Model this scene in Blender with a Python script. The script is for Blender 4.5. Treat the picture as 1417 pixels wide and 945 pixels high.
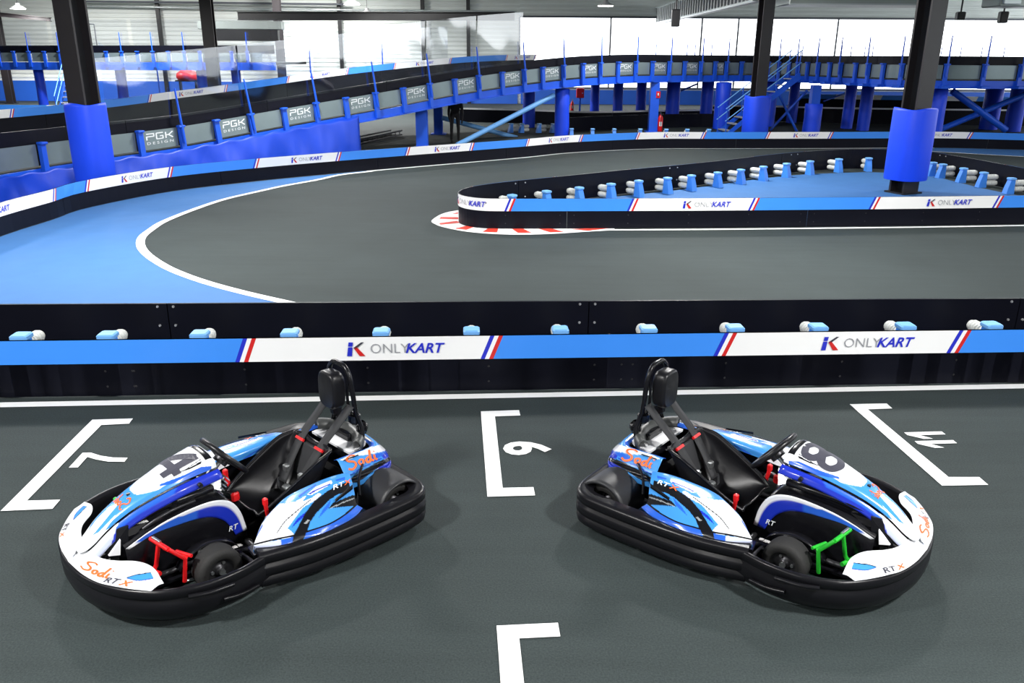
import bpy, math, random
from mathutils import Vector, Matrix
random.seed(7)
for o in list(bpy.data.objects): bpy.data.objects.remove(o)
S = bpy.context.scene
COL = S.collection
# ------------------------------------------------------------------ camera
W, HH, F, CAMH = 1417.0, 945.0, 1158.0, 2.8
PITCH, ROLL = math.atan(395/1158.0), math.radians(0.35)
cp, sp, cr, sr = math.cos(PITCH), math.sin(PITCH), math.cos(ROLL), math.sin(ROLL)
_R0, _U0, _FW = Vector((1,0,0)), Vector((0,sp,cp)), Vector((0,cp,-sp))
CR, CU = _R0*cr+_U0*sr, _U0*cr-_R0*sr
cam_d = bpy.data.cameras.new('camera'); cam = bpy.data.objects.new('camera', cam_d); COL.objects.link(cam)
cam_d.sensor_width = 36.0; cam_d.lens = 36.0*F/W; cam_d.clip_end = 300
m = Matrix.Identity(4)
for i in range(3): m[i][0], m[i][1], m[i][2] = CR[i], CU[i], -_FW[i]
m[0][3], m[1][3], m[2][3] = 0, 0, CAMH
cam.matrix_world = m; S.camera = cam
# ------------------------------------------------------------------ world, exposure
wd = bpy.data.worlds.new('World'); S.world = wd; wd.use_nodes = True
bgn = wd.node_tree.nodes['Background']; bgn.inputs[0].default_value = (0.75,0.87,1.0,1); bgn.inputs[1].default_value = 1.2
S.view_settings.view_transform = 'Standard'; S.view_settings.look = 'None'; S.view_settings.gamma = 1.0
S.view_settings.use_curve_mapping = False; S.view_settings.exposure = 0.10
# ------------------------------------------------------------------ pixel helpers (a pixel is a direction; planes give the distance)
def ray(x, y):
    return CR*((x-W/2)/F) + CU*(-(y-HH/2)/F) + _FW
def pz(x, y, z=0.0):
    d = ray(x, y); t = (z-CAMH)/d.z
    return Vector((d.x*t, d.y*t, z))
def py(x, y, Y):
    d = ray(x, y); t = Y/d.y
    return Vector((d.x*t, Y, CAMH+d.z*t))
def proj(p):
    q = Vector(p)-Vector((0,0,CAMH)); dep = q.dot(_FW)
    return W/2+F*q.dot(CR)/dep, HH/2-F*q.dot(CU)/dep
# ------------------------------------------------------------------ materials
MAT = {}
def principled(name, col, rough=0.5, metal=0.0, coat=0.0, spec=0.5, noise=0.0, nscale=30.0, bump=0.0, bscale=200.0, emit=None, es=0.0, alpha=None, trans=0.0, ior=1.45, sheen=0.0):
    mt = bpy.data.materials.new(name); mt.use_nodes = True; nt = mt.node_tree; b = nt.nodes['Principled BSDF']
    b.inputs['Base Color'].default_value = (*col, 1); b.inputs['Roughness'].default_value = rough
    b.inputs['Metallic'].default_value = metal; b.inputs['Coat Weight'].default_value = coat; b.inputs['Coat Roughness'].default_value = 0.08
    b.inputs['Specular IOR Level'].default_value = spec; b.inputs['IOR'].default_value = ior
    if trans: b.inputs['Transmission Weight'].default_value = trans
    if alpha is not None: b.inputs['Alpha'].default_value = alpha
    if emit: b.inputs['Emission Color'].default_value = (*emit, 1); b.inputs['Emission Strength'].default_value = es
    tc = nt.nodes.new('ShaderNodeTexCoord')
    if noise:
        n = nt.nodes.new('ShaderNodeTexNoise'); n.inputs['Scale'].default_value = nscale; n.inputs['Detail'].default_value = 6
        nt.links.new(tc.outputs['Object'], n.inputs['Vector'])
        mx = nt.nodes.new('ShaderNodeMix'); mx.data_type = 'RGBA'
        mx.inputs['A'].default_value = (*[c*(1-noise) for c in col], 1); mx.inputs['B'].default_value = (*[min(1, c*(1+noise)) for c in col], 1)
        nt.links.new(n.outputs['Fac'], mx.inputs['Factor']); nt.links.new(mx.outputs['Result'], b.inputs['Base Color'])
    if bump:
        n2 = nt.nodes.new('ShaderNodeTexNoise'); n2.inputs['Scale'].default_value = bscale; n2.inputs['Detail'].default_value = 3
        nt.links.new(tc.outputs['Object'], n2.inputs['Vector'])
        bp = nt.nodes.new('ShaderNodeBump'); bp.inputs['Strength'].default_value = bump; bp.inputs['Distance'].default_value = 0.01
        nt.links.new(n2.outputs['Fac'], bp.inputs['Height']); nt.links.new(bp.outputs['Normal'], b.inputs['Normal'])
    MAT[name] = mt; return mt
def asphalt(name, base, alt):
    mt = principled(name, base, rough=0.85, spec=0.35); nt = mt.node_tree; b = nt.nodes['Principled BSDF']
    tc = nt.nodes.new('ShaderNodeTexCoord')
    def noise(sc, det):
        n = nt.nodes.new('ShaderNodeTexNoise'); n.inputs['Scale'].default_value = sc; n.inputs['Detail'].default_value = det
        n.inputs['Roughness'].default_value = 0.7; nt.links.new(tc.outputs['Object'], n.inputs['Vector']); return n
    big, fine = noise(0.35, 4), noise(95, 2)
    mp = nt.nodes.new('ShaderNodeMapping'); mp.inputs['Scale'].default_value = (0.6, 7, 1); nt.links.new(tc.outputs['Object'], mp.inputs['Vector'])
    st = nt.nodes.new('ShaderNodeTexNoise'); st.inputs['Scale'].default_value = 1.0; st.inputs['Detail'].default_value = 5; nt.links.new(mp.outputs['Vector'], st.inputs['Vector'])
    ad = nt.nodes.new('ShaderNodeMath'); ad.operation = 'MULTIPLY_ADD'; nt.links.new(st.outputs['Fac'], ad.inputs[0]); ad.inputs[1].default_value = 0.45; nt.links.new(big.outputs['Fac'], ad.inputs[2])
    a2 = nt.nodes.new('ShaderNodeMath'); a2.operation = 'MULTIPLY_ADD'; nt.links.new(fine.outputs['Fac'], a2.inputs[0]); a2.inputs[1].default_value = 1.9; nt.links.new(ad.outputs[0], a2.inputs[2])
    mr = nt.nodes.new('ShaderNodeMapRange'); mr.inputs['From Min'].default_value = 1.1; mr.inputs['From Max'].default_value = 2.25
    nt.links.new(a2.outputs[0], mr.inputs['Value'])
    mx = nt.nodes.new('ShaderNodeMix'); mx.data_type = 'RGBA'; mx.inputs['A'].default_value = (*base, 1); mx.inputs['B'].default_value = (*alt, 1)
    nt.links.new(mr.outputs['Result'], mx.inputs['Factor']); nt.links.new(mx.outputs['Result'], b.inputs['Base Color'])
    bp = nt.nodes.new('ShaderNodeBump'); bp.inputs['Strength'].default_value = 0.25; bp.inputs['Distance'].default_value = 0.006
    nt.links.new(fine.outputs['Fac'], bp.inputs['Height']); nt.links.new(bp.outputs['Normal'], b.inputs['Normal'])
    return mt
asphalt('asphalt', (0.0145,0.0205,0.0208), (0.041,0.0555,0.0565))
principled('runoff', (0.036,0.142,0.37), 0.75, noise=0.10, nscale=3, bump=0.15, bscale=90)
principled('line', (0.93,0.94,0.94), 0.6, noise=0.05, nscale=9)
principled('kerb_red', (0.72,0.05,0.03), 0.55, noise=0.08, nscale=8)
principled('board', (0.0045,0.005,0.010), 0.42, spec=0.16, noise=0.25, nscale=2, bump=0.05, bscale=12)
principled('band_blue', (0.048,0.27,0.90), 0.35, noise=0.04, nscale=2)
principled('band_white', (0.90,0.91,0.92), 0.35, noise=0.03, nscale=2)
principled('stripe_blue', (0.02,0.03,0.55), 0.35)
principled('stripe_red', (0.62,0.02,0.02), 0.35)
principled('ink', (0.05,0.05,0.07), 0.4)
principled('ink_grey', (0.30,0.31,0.34), 0.4)
principled('bolt', (0.62,0.63,0.65), 0.35, metal=0.6)
principled('steel_blue', (0.012,0.105,0.74), 0.38, noise=0.10, nscale=3)
principled('post_blue', (0.06,0.28,0.88), 0.42, noise=0.05, nscale=5)
principled('cap_blue', (0.18,0.46,0.92), 0.45)
principled('damper', (0.66,0.68,0.66), 0.5, noise=0.08, nscale=14)
principled('pad_blue', (0.008,0.068,0.88), 0.48, noise=0.08, nscale=2, bump=0.3, bscale=5)
principled('tarp', (0.006,0.055,0.58), 0.42, noise=0.12, nscale=2, bump=0.25, bscale=7)
principled('col_black', (0.012,0.012,0.014), 0.4, noise=0.2, nscale=3)
principled('col_brown', (0.020,0.017,0.019), 0.45, noise=0.2, nscale=3)
principled('panel_grey', (0.21,0.27,0.28), 0.32, metal=0.35, noise=0.12, nscale=2)
principled('pgk', (0.82,0.86,0.88), 0.4)
principled('wall', (0.76,0.80,0.77), 0.55, noise=0.06, nscale=1)
principled('wall_blue', (0.02,0.12,0.62), 0.5, noise=0.08, nscale=1)
principled('roof', (0.30,0.32,0.32), 0.6)
principled('duct', (0.36,0.40,0.38), 0.38, metal=0.4, noise=0.08, nscale=2)
principled('galva', (0.55,0.60,0.60), 0.35, metal=0.6)
principled('window_glow', (0.8,0.85,0.9), 0.3, emit=(0.93,0.97,1.0), es=3.2)
principled('mullion', (0.12,0.13,0.15), 0.5)
principled('plexi', (0.90,0.94,1.0), 0.03, spec=0.9, alpha=0.10)
principled('lamp_body', (0.65,0.66,0.66), 0.4)
principled('lamp_glow', (1,1,1), 0.3, emit=(1.0,0.99,0.96), es=14.0)
principled('red', (0.70,0.012,0.015), 0.35)
principled('green', (0.02,0.42,0.03), 0.35)
principled('orange', (0.90,0.13,0.015), 0.4)
principled('black_gloss', (0.006,0.006,0.008), 0.25, spec=0.4)
principled('bumper', (0.007,0.007,0.009), 0.30, spec=0.32, noise=0.15, nscale=5, bump=0.04, bscale=40)
principled('grey_plastic', (0.022,0.023,0.026), 0.45, noise=0.1, nscale=6)
principled('tail_grey', (0.05,0.053,0.053), 0.4, noise=0.1, nscale=6)
principled('tyre', (0.016,0.016,0.016), 0.75, bump=0.2, bscale=120)
principled('steel', (0.55,0.57,0.58), 0.28, metal=0.9)
principled('seat', (0.008,0.008,0.010), 0.34, spec=0.4, bump=0.05, bscale=30)
principled('cloth_black', (0.008,0.008,0.01), 0.85)
principled('skin', (0.45,0.27,0.2), 0.6)
principled('hair', (0.02,0.015,0.012), 0.7)
principled('belt', (0.02,0.021,0.024), 0.7)
principled('white_gloss', (0.82,0.83,0.86), 0.22, coat=0.6)
principled('dark_metal', (0.05,0.05,0.055), 0.4, metal=0.7)
principled('tread', (0.5,0.52,0.52), 0.5, metal=0.4)
def clear_sheet():
    mt = bpy.data.materials.new('plexi'); mt.use_nodes = True; nt = mt.node_tree; nt.nodes.clear()
    out = nt.nodes.new('ShaderNodeOutputMaterial'); mx = nt.nodes.new('ShaderNodeMixShader'); tr = nt.nodes.new('ShaderNodeBsdfTransparent'); gl = nt.nodes.new('ShaderNodeBsdfGlossy')
    tr.inputs['Color'].default_value = (.93,.95,.98,1); gl.inputs['Roughness'].default_value = .06; gl.inputs['Color'].default_value = (1,1,1,1)
    fr = nt.nodes.new('ShaderNodeLayerWeight'); fr.inputs['Blend'].default_value = .5; pw = nt.nodes.new('ShaderNodeMath'); pw.operation = 'POWER'; pw.inputs[1].default_value = 3
    ml = nt.nodes.new('ShaderNodeMath'); ml.operation = 'MULTIPLY_ADD'; ml.inputs[1].default_value = .6; ml.inputs[2].default_value = .15; ml.use_clamp = True
    nt.links.new(fr.outputs['Facing'], pw.inputs[0]); nt.links.new(pw.outputs[0], ml.inputs[0])
    nt.links.new(ml.outputs[0], mx.inputs[0]); nt.links.new(tr.outputs[0], mx.inputs[1]); nt.links.new(gl.outputs[0], mx.inputs[2]); nt.links.new(mx.outputs[0], out.inputs[0])
    MAT['plexi'] = mt
clear_sheet()
def livery():
    mt = principled('livery', (1,1,1), 0.24, coat=0.7); nt = mt.node_tree
    a = nt.nodes.new('ShaderNodeVertexColor'); a.layer_name = 'paint'
    nt.links.new(a.outputs['Color'], nt.nodes['Principled BSDF'].inputs['Base Color'])
livery()
# ------------------------------------------------------------------ mesh builder
class MB:
    def __init__(s): s.v = []; s.f = []; s.mi = []; s.mats = []; s.sm = []; s.cols = None
    def _m(s, mat):
        if mat is None: return 0
        if mat not in s.mats: s.mats.append(mat)
        return s.mats.index(mat)
    def add(s, vs, fs, mat=None, smooth=False):
        o = len(s.v); s.v += [tuple(v) for v in vs]; k = s._m(mat)
        for f in fs: s.f.append([i+o for i in f]); s.mi.append(k); s.sm.append(smooth)
        return s
    def box(s, c, d, mat=None, M=None):
        x, y, z = d[0]/2, d[1]/2, d[2]/2; c = Vector(c)
        vs = [Vector((sx*x, sy*y, sz*z)) for sx in (-1,1) for sy in (-1,1) for sz in (-1,1)]
        vs = [(M @ v if M else v)+c for v in vs]
        return s.add(vs, [(0,1,3,2),(4,6,7,5),(0,4,5,1),(2,3,7,6),(0,2,6,4),(1,5,7,3)], mat)
    def bbox(s, c, d, b=0.01, mat=None, M=None):
        """box with chamfered edges"""
        c = Vector(c); hx, hy, hz = d[0]/2, d[1]/2, d[2]/2; b = min(b, hx*.9, hy*.9, hz*.9)
        def oct_(z, ins):
            X, Y = hx-ins, hy-ins
            return [(X-b,Y,z),(-X+b,Y,z),(-X,Y-b,z),(-X,-Y+b,z),(-X+b,-Y,z),(X-b,-Y,z),(X,-Y+b,z),(X,Y-b,z)]
        rows = [oct_(-hz, b*.9), oct_(-hz+b, 0), oct_(hz-b, 0), oct_(hz, b*.9)]
        vs = [(M @ Vector(p) if M else Vector(p))+c for r in rows for p in r]
        fs = [list(range(7,-1,-1)), list(range(24,32))]
        for r in range(3):
            for i in range(8): j = (i+1) % 8; fs.append((r*8+i, r*8+j, r*8+8+j, r*8+8+i))
        return s.add(vs, fs, mat)
    def cyl(s, a, b, r0, r1=None, n=12, mat=None, caps=True, smooth=True):
        r1 = r0 if r1 is None else r1; a, b = Vector(a), Vector(b); t = (b-a).normalized()
        u = t.orthogonal().normalized(); w = t.cross(u)
        vs = []
        for c, r in ((a, r0), (b, r1)):
            for i in range(n): an = 2*math.pi*i/n; vs.append(c+(u*math.cos(an)+w*math.sin(an))*r)
        s.add(vs, [(i, (i+1) % n, n+(i+1) % n, n+i) for i in range(n)], mat, smooth)
        if caps: s.add(vs, [list(range(n-1,-1,-1)), list(range(n, 2*n))], mat)
        return s
    def tube(s, pts, r, n=8, mat=None, closed=False, caps=True):
        pts = [Vector(p) for p in pts]; m_ = len(pts); rs = r if isinstance(r, (list, tuple)) else [r]*m_
        vs = []; prev = None
        for i in range(m_):
            if closed: t = (pts[(i+1) % m_]-pts[i-1]).normalized()
            else: t = (pts[min(i+1, m_-1)]-pts[max(i-1, 0)]).normalized()
            u = t.orthogonal().normalized() if prev is None else (prev-t*prev.dot(t)).normalized()
            prev = u; w = t.cross(u)
            for k in range(n): an = 2*math.pi*k/n; vs.append(pts[i]+(u*math.cos(an)+w*math.sin(an))*rs[i])
        fs = []
        for i in range(m_ if closed else m_-1):
            j = (i+1) % m_
            for k in range(n): l = (k+1) % n; fs.append((i*n+k, i*n+l, j*n+l, j*n+k))
        s.add(vs, fs, mat, True)
        if caps and not closed: s.add(vs, [list(range(n-1,-1,-1)), list(range((m_-1)*n, m_*n))], mat)
        return s
    def lathe(s, prof, c, axis='z', n=24, mat=None, smooth=True):
        c = Vector(c); vs = []
        for (r, h) in prof:
            for i in range(n):
                a = 2*math.pi*i/n; x, y = r*math.cos(a), r*math.sin(a)
                p = (x, y, h) if axis == 'z' else ((x, h, y) if axis == 'y' else (h, x, y))
                vs.append(c+Vector(p))
        fs = [(k*n+i, k*n+(i+1) % n, (k+1)*n+(i+1) % n, (k+1)*n+i) for k in range(len(prof)-1) for i in range(n)]
        return s.add(vs, fs, mat, smooth)
    def prism(s, poly, z0, z1, mat=None):
        n = len(poly); vs = [(p[0], p[1], z0) for p in poly]+[(p[0], p[1], z1) for p in poly]
        return s.add(vs, [list(range(n-1,-1,-1)), list(range(n, 2*n))]+[(i, (i+1) % n, n+(i+1) % n, n+i) for i in range(n)], mat)
    def slab(s, poly, t, mat=None):
        """thin plate from a 3-D polygon, thickness vector t"""
        n = len(poly); t = Vector(t); vs = [Vector(p) for p in poly]+[Vector(p)+t for p in poly]
        return s.add(vs, [list(range(n-1,-1,-1)), list(range(n, 2*n))]+[(i, (i+1) % n, n+(i+1) % n, n+i) for i in range(n)], mat)
    def grid(s, rows, mat=None, smooth=True, closed=False):
        nr, nc = len(rows), len(rows[0]); vs = [p for r in rows for p in r]; fs = []
        for i in range(nr if closed else nr-1):
            for j in range(nc-1): a, b = i*nc+j, ((i+1) % nr)*nc+j; fs.append((a, a+1, b+1, b))
        return s.add(vs, fs, mat, smooth)
    def mesh(s, name, mat=None):
        me = bpy.data.meshes.new(name); me.from_pydata(s.v, [], s.f); ms = s.mats or [mat]
        for k in ms: me.materials.append(MAT[k or mat])
        me.polygons.foreach_set('material_index', s.mi if s.mats else [0]*len(s.f)); me.polygons.foreach_set('use_smooth', s.sm)
        if s.cols:
            a = me.color_attributes.new('paint', 'FLOAT_COLOR', 'POINT')
            a.data.foreach_set('color', [c for col in s.cols for c in (*col, 1.0)])
        me.update(); return me
    def build(s, name, mat=None, parent=None, bevel=0, solid=0, **kw):
        o = bpy.data.objects.new(name, s.mesh(name, mat)); COL.objects.link(o)
        if parent is not None: o.parent = parent
        if solid: md = o.modifiers.new('shell', 'SOLIDIFY'); md.thickness = solid; md.offset = -1
        if bevel: md = o.modifiers.new('edge', 'BEVEL'); md.width = bevel; md.segments = 2; md.limit_method = 'ANGLE'
        tag(o, **kw); return o
def tag(o, label=None, cat=None, group=None, kind=None):
    if label: o['label'] = label
    if cat: o['category'] = cat
    if group: o['group'] = group
    if kind: o['kind'] = kind
    return o
def empty(name, loc=(0,0,0), rz=0, **kw):
    o = bpy.data.objects.new(name, None); COL.objects.link(o); o.location = loc; o.rotation_euler = (0,0,rz); o.empty_display_size = 0.1
    return tag(o, **kw)
def inst(name, me, parent=None, loc=(0,0,0), rot=(0,0,0), **kw):
    o = bpy.data.objects.new(name, me); COL.objects.link(o); o.location = loc; o.rotation_euler = rot
    if parent is not None: o.parent = parent
    return tag(o, **kw)
KIDS = {}
def copy_tree(o, parent=None):
    c = o.copy(); COL.objects.link(c); c.parent = parent
    for ch in list(o.children): copy_tree(ch, c)
    return c
ORD = ['first','second','third','fourth','fifth','sixth','seventh','eighth','ninth','tenth','eleventh','twelfth','thirteenth','fourteenth','fifteenth','sixteenth','seventeenth','eighteenth','nineteenth','twentieth']
# ------------------------------------------------------------------ curves and paths
def catmull(P, n=8, closed=False):
    P = [Vector(p) for p in P]; out = []; m_ = len(P)
    rng = range(m_ if closed else m_-1)
    for i in rng:
        p1, p2 = P[i], P[(i+1) % m_]
        p0 = P[i-1] if (closed or i > 0) else p1*2-p2
        p3 = P[(i+2) % m_] if (closed or i+2 < m_) else p2*2-p1
        for k in range(n):
            t = k/n; out.append(0.5*((2*p1)+(p2-p0)*t+(2*p0-5*p1+4*p2-p3)*t*t+(3*p1-p0-3*p2+p3)*t**3))
    if not closed: out.append(P[-1].copy())
    return out
class Path:
    def __init__(s, pts, n=8, smooth=True):
        s.p = catmull(pts, n) if smooth else [Vector(p) for p in pts]
        s.s = [0.0]
        for a, b in zip(s.p, s.p[1:]): s.s.append(s.s[-1]+math.hypot(b.x-a.x, b.y-a.y))
        s.L = s.s[-1]
    def _i(s, t):
        lo, hi = 0, len(s.s)-2
        if t <= 0: return 0
        if t >= s.L: return hi
        while lo < hi:
            mid = (lo+hi+1)//2
            if s.s[mid] <= t: lo = mid
            else: hi = mid-1
        return lo
    def at(s, t):
        i = s._i(t); k = (t-s.s[i])/max(1e-9, s.s[i+1]-s.s[i]); return s.p[i].lerp(s.p[i+1], k) if 0 <= k <= 1 else s.p[i]+(s.p[i+1]-s.p[i])*k
    def dir(s, t, h=0.15):
        d = s.at(t+h)-s.at(t-h); d.z = 0; return d.normalized()
    def nor(s, t):
        d = s.dir(t); return Vector((d.y, -d.x, 0))       # right-hand side: towards the camera for a left-to-right path
    def pt(s, t, off=0, z=0):
        p = s.at(t); n = s.nor(t); return Vector((p.x+n.x*off, p.y+n.y*off, p.z+z))
    def at_px(s, x, z=0.5, t0=0, t1=None):
        t1 = s.L if t1 is None else t1; best = (1e9, 0); N = 1200
        for i in range(N+1):
            t = t0+(t1-t0)*i/N; q = s.pt(t, 0, z)
            if q.y < 0.5: continue
            e = abs(proj(q)[0]-x)
            if e < best[0]: best = (e, t)
        return best[1]
def strip_on(path, s0, s1, z0, z1, off, slant=0.0, step=0.25, th=0.0):
    """a strip following a path between arc lengths, its ends slanted"""
    n = max(1, int(abs(s1-s0)/step)); lo = []; hi = []
    for i in range(n+1):
        t = s0+(s1-s0)*i/n; lo.append(path.pt(t, off, z0)); hi.append(path.pt(t+slant, off, z1))
    mb = MB()
    mb.add(lo+hi, [(i, i+1, n+2+i, n+1+i) for i in range(n)])
    return mb
def wall_on(path, s0, s1, z0, z1, th, off=0.0, step=0.25):
    n = max(1, int(abs(s1-s0)/step)); rows = []
    for i in range(n+1):
        t = s0+(s1-s0)*i/n
        rows.append([path.pt(t, off, z0), path.pt(t, off, z1), path.pt(t, off-th, z1), path.pt(t, off-th, z0), path.pt(t, off, z0)])
    mb = MB(); mb.grid(rows, smooth=False); k = len(rows)-1
    mb.add(rows[0][:4], [(0,1,2,3)]); mb.add(rows[k][:4], [(3,2,1,0)])
    return mb
# ------------------------------------------------------------------ lettering
def text_mesh(body, size=1.0, shear=0.0, offset=0.0, align='CENTER'):
    cu = bpy.data.curves.new('lettering', 'FONT'); cu.body = body; cu.size = size; cu.shear = shear; cu.offset = offset
    cu.align_x = align; cu.align_y = 'CENTER'; cu.resolution_u = 3
    ob = bpy.data.objects.new('lettering', cu); COL.objects.link(ob)
    dg = bpy.context.evaluated_depsgraph_get(); me = bpy.data.meshes.new_from_object(ob.evaluated_get(dg))
    vs = [v.co.copy() for v in me.vertices]; fs = [list(p.vertices) for p in me.polygons]
    bpy.data.objects.remove(ob); bpy.data.curves.remove(cu); bpy.data.meshes.remove(me)
    return vs, fs
TXT = {}
for key, a in dict(only=('ONLY',1,0,-0.012,'LEFT'), kart=('KART',1,0.28,0.02,'LEFT'), design=('D E S I G N',1,0,0.006), n9=('9',1,0,0.03), 
                   k4=('4',1,0,0.03), k8=('8',1,0,0.03), rt=('RT',1,0.25,0.015,'LEFT'), x=('X',1,0.25,0.02,'LEFT'), sticker=('AIRTECH',1,0,0.01)).items():
    TXT[key] = text_mesh(*a)
def ribbon(strokes, w):
    """flat lettering from pen strokes in the xy plane"""
    mb = MB()
    for st in strokes:
        P = [Vector((p[0], p[1], 0)) for p in st]
        if len(P) > 2 and len(st[0]) == 2: P = catmull(P, 5)
        elif len(P) == 2: P = [P[0].lerp(P[1], i/8) for i in range(9)]
        L_, R_ = [], []
        for i, p in enumerate(P):
            d = (P[min(i+1, len(P)-1)]-P[max(i-1, 0)]); d = d.normalized() if d.length > 1e-9 else Vector((1,0,0)); n = Vector((-d.y, d.x, 0))*w/2
            L_.append(p+n); R_.append(p-n)
        k = len(P); mb.add(L_+R_, [(i, k+i, k+i+1, i+1) for i in range(k-1)])
    return mb.v, mb.f
# handwriting-like four-letter word and a square techno three-letter word
SODI = ribbon([[(0.62,0.80),(0.42,0.95),(0.10,0.78),(0.12,0.58),(0.42,0.42),(0.44,0.18),(0.18,0.02),(-0.05,0.12)],
               [(0.80,0.42),(0.66,0.30),(0.72,0.10),(0.88,0.16),(0.90,0.36),(0.78,0.42)],
               [(1.26,0.42),(1.08,0.30),(1.08,0.10),(1.24,0.14),(1.34,0.50),(1.42,0.86)], [(1.36,0.60),(1.30,0.20),(1.42,0.08)],
               [(1.56,0.42),(1.52,0.16),(1.62,0.06)], [(1.62,0.60),(1.66,0.64)]], 0.12)
PGK = ribbon([[(0.02,0.0,0),(0.02,0.62,0)], [(0.0,1.0,0),(1.0,1.0,0)], [(0.95,1.0,0),(0.95,0.56,0)], [(1.0,0.56,0),(0.0,0.56,0)],
              [(2.15,1.0,0),(1.28,1.0,0)], [(1.28,1.0,0),(1.28,0.05,0)], [(1.24,0.05,0),(2.15,0.05,0)], [(2.1,0.05,0),(2.1,0.5,0)], [(2.15,0.5,0),(1.72,0.5,0)],
              [(2.48,1.0,0),(2.48,0.0,0)], [(2.5,0.5,0),(2.85,0.52,0)], [(2.85,0.52,0),(3.4,1.0,0)], [(2.85,0.5,0),(3.4,0.0,0)]], 0.17)

_S7 = [(-.25,.36),(.22,.36),(.22,.24),(.11,.06),(.04,-.14),(.02,-.36),(-.11,-.36),(-.09,-.12),(-.01,.08),(.08,.235),(-.25,.235)]
TXT['n7'] = ([Vector((x, y, 0)) for x, y in _S7], [list(range(len(_S7)))])
_S1 = [(.06,-.35),(.06,.35),(-.05,.35),(-.22,.14),(-.22,-.03),(-.065,.13),(-.065,-.35)]
TXT['n11'] = ([Vector((x+dx, y, 0)) for dx in (-.12,.24) for x, y in _S1], [list(range(7)), list(range(7,14))])
TXT['k4'] = ribbon([[(.13,-.36,0),(.13,.36,0)], [(.15,.34,0),(-.26,-.10,0)], [(-.30,-.12,0),(.30,-.12,0)]], .15)
TXT['k8'] = ribbon([[(0,.36),(.17,.27),(.17,.10),(0,.02),(-.17,.10),(-.17,.27),(0,.36)], [(0,.02),(.20,-.08),(.20,-.27),(0,-.36),(-.20,-.27),(-.20,-.08),(0,.02)]], .15)
for _k in ('k4','k8'): TXT[_k] = ([Vector(v) for v in TXT[_k][0]], TXT[_k][1])
# ------------------------------------------------------------------ the hall
HX0, HX1, HY0, HY1, HZ = -40.0, 34.0, -12.0, 54.0, 8.5
MB().box(((HX0+HX1)/2, (HY0+HY1)/2, -0.1), (HX1-HX0, HY1-HY0, 0.2)).build('floor', 'asphalt', kind='structure')
MB().box(((HX0+HX1)/2, (HY0+HY1)/2, HZ+0.1), (HX1-HX0, HY1-HY0, 0.2)).build('ceiling', 'roof', kind='structure')
def corrugated(axis_pts, z0, z1, pitch=0.25, depth=0.04, inward=(0,-1)):
    """sheet wall with horizontal ribs between two plan points"""
    (xa, ya), (xb, yb) = axis_pts; mb = MB(); ra, rb = [], []; z = z0; k = 0
    while z < z1-1e-6:
        for dz, d in ((0, 0), (pitch*.35, 0), (pitch*.5, depth), (pitch*.85, depth)):
            zz = min(z1, z+dz); ra.append((xa+inward[0]*d, ya+inward[1]*d, zz)); rb.append((xb+inward[0]*d, yb+inward[1]*d, zz))
        z += pitch
    ra.append((xa, ya, z1)); rb.append((xb, yb, z1)); n = len(ra)
    mb.add(ra+rb, [(i, i+1, n+i+1, n+i) for i in range(n-1)])
    return mb
WX0, WX1, WZ0, WZ1 = 0.35, 33.0, 0.95, 5.05       # window strip in the back wall
wb = corrugated(((HX0, HY1), (WX0, HY1)), 0, HZ)
t_ = corrugated(((WX0, HY1), (HX1, HY1)), WZ1, HZ); wb.add(t_.v, t_.f)
t_ = corrugated(((WX0, HY1), (HX1, HY1)), 0, WZ0, pitch=.19); wb.add(t_.v, t_.f)
wb.build('wall_back', 'wall', kind='structure')
corrugated(((HX0, HY0), (HX0, HY1)), 0, HZ, inward=(1,0)).build('wall_left', 'wall', kind='structure')
wr = corrugated(((HX1, HY0), (HX1, HY1)), 0, .96, pitch=.24, inward=(-1,0)); t_ = corrugated(((HX1, HY0), (HX1, HY1)), 6.6, HZ, pitch=.19, inward=(-1,0)); wr.add(t_.v, t_.f)
t_ = corrugated(((HX1, HY0), (HX1, 4)), .96, 6.6, pitch=.282, inward=(-1,0)); wr.add(t_.v, t_.f)
wr.build('wall_right', 'wall', kind='structure')
corrugated(((HX0, HY0), (HX1, HY0)), 0, HZ, inward=(0,1)).build('wall_front', 'wall', kind='structure')
# glazed strips: translucent daylight panes between mullions
def glazing(name, a, b, z0, z1, splits, nrm):
    root = empty(name, a, kind='structure')
    a, b = Vector(a), Vector(b); L = (b-a).length; d = (b-a)/L; n = Vector(nrm)
    cuts = [0]+splits+[L]; me = None
    for s0, s1 in zip(cuts, cuts[1:]):
        p, q = d*(s0+.05), d*(s1-.05)
        MB().slab([p+Vector((0,0,z0)), q+Vector((0,0,z0)), q+Vector((0,0,z1)), p+Vector((0,0,z1))], n*.03).build('pane', 'window_glow', root)
    for s in cuts:
        MB().box(d*s+n*.02+Vector((0,0,(z0+z1)/2)), (.1,.1,z1-z0)).build('mullion', 'mullion', root)
    for z in (z0, z1):
        p, q = d*0, d*L; MB().slab([p+Vector((0,0,z-.06)), q+Vector((0,0,z-.06)), q+Vector((0,0,z+.06)), p+Vector((0,0,z+.06))], n*.09).build('window_rail', 'mullion', root)
    return root
glazing('window_1', (WX0, HY1+.02, 0), (WX1, HY1+.02, 0), WZ0, WZ1, [5.5, 11.0, 13.2, 19.2, 25.0], (0,-1,0))
glazing('window_2', (HX1+.02, HY1-1, 0), (HX1+.02, 4, 0), .96, 6.6, [6, 12, 18, 24, 30, 36, 43], (-1,0,0))
MB().box(((HX0+WX0)/2, HY1-.12, .6), (WX0-HX0-.2, .14, 1.2)).build('trim_1', 'wall_blue', kind='structure')     # blue padding along the foot of the wall
MB().box(((HX1+WX0)/2, HY1-.12, .42), (HX1-WX0-.2, .14, .84)).build('trim_2', 'wall_blue', kind='structure')
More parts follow.
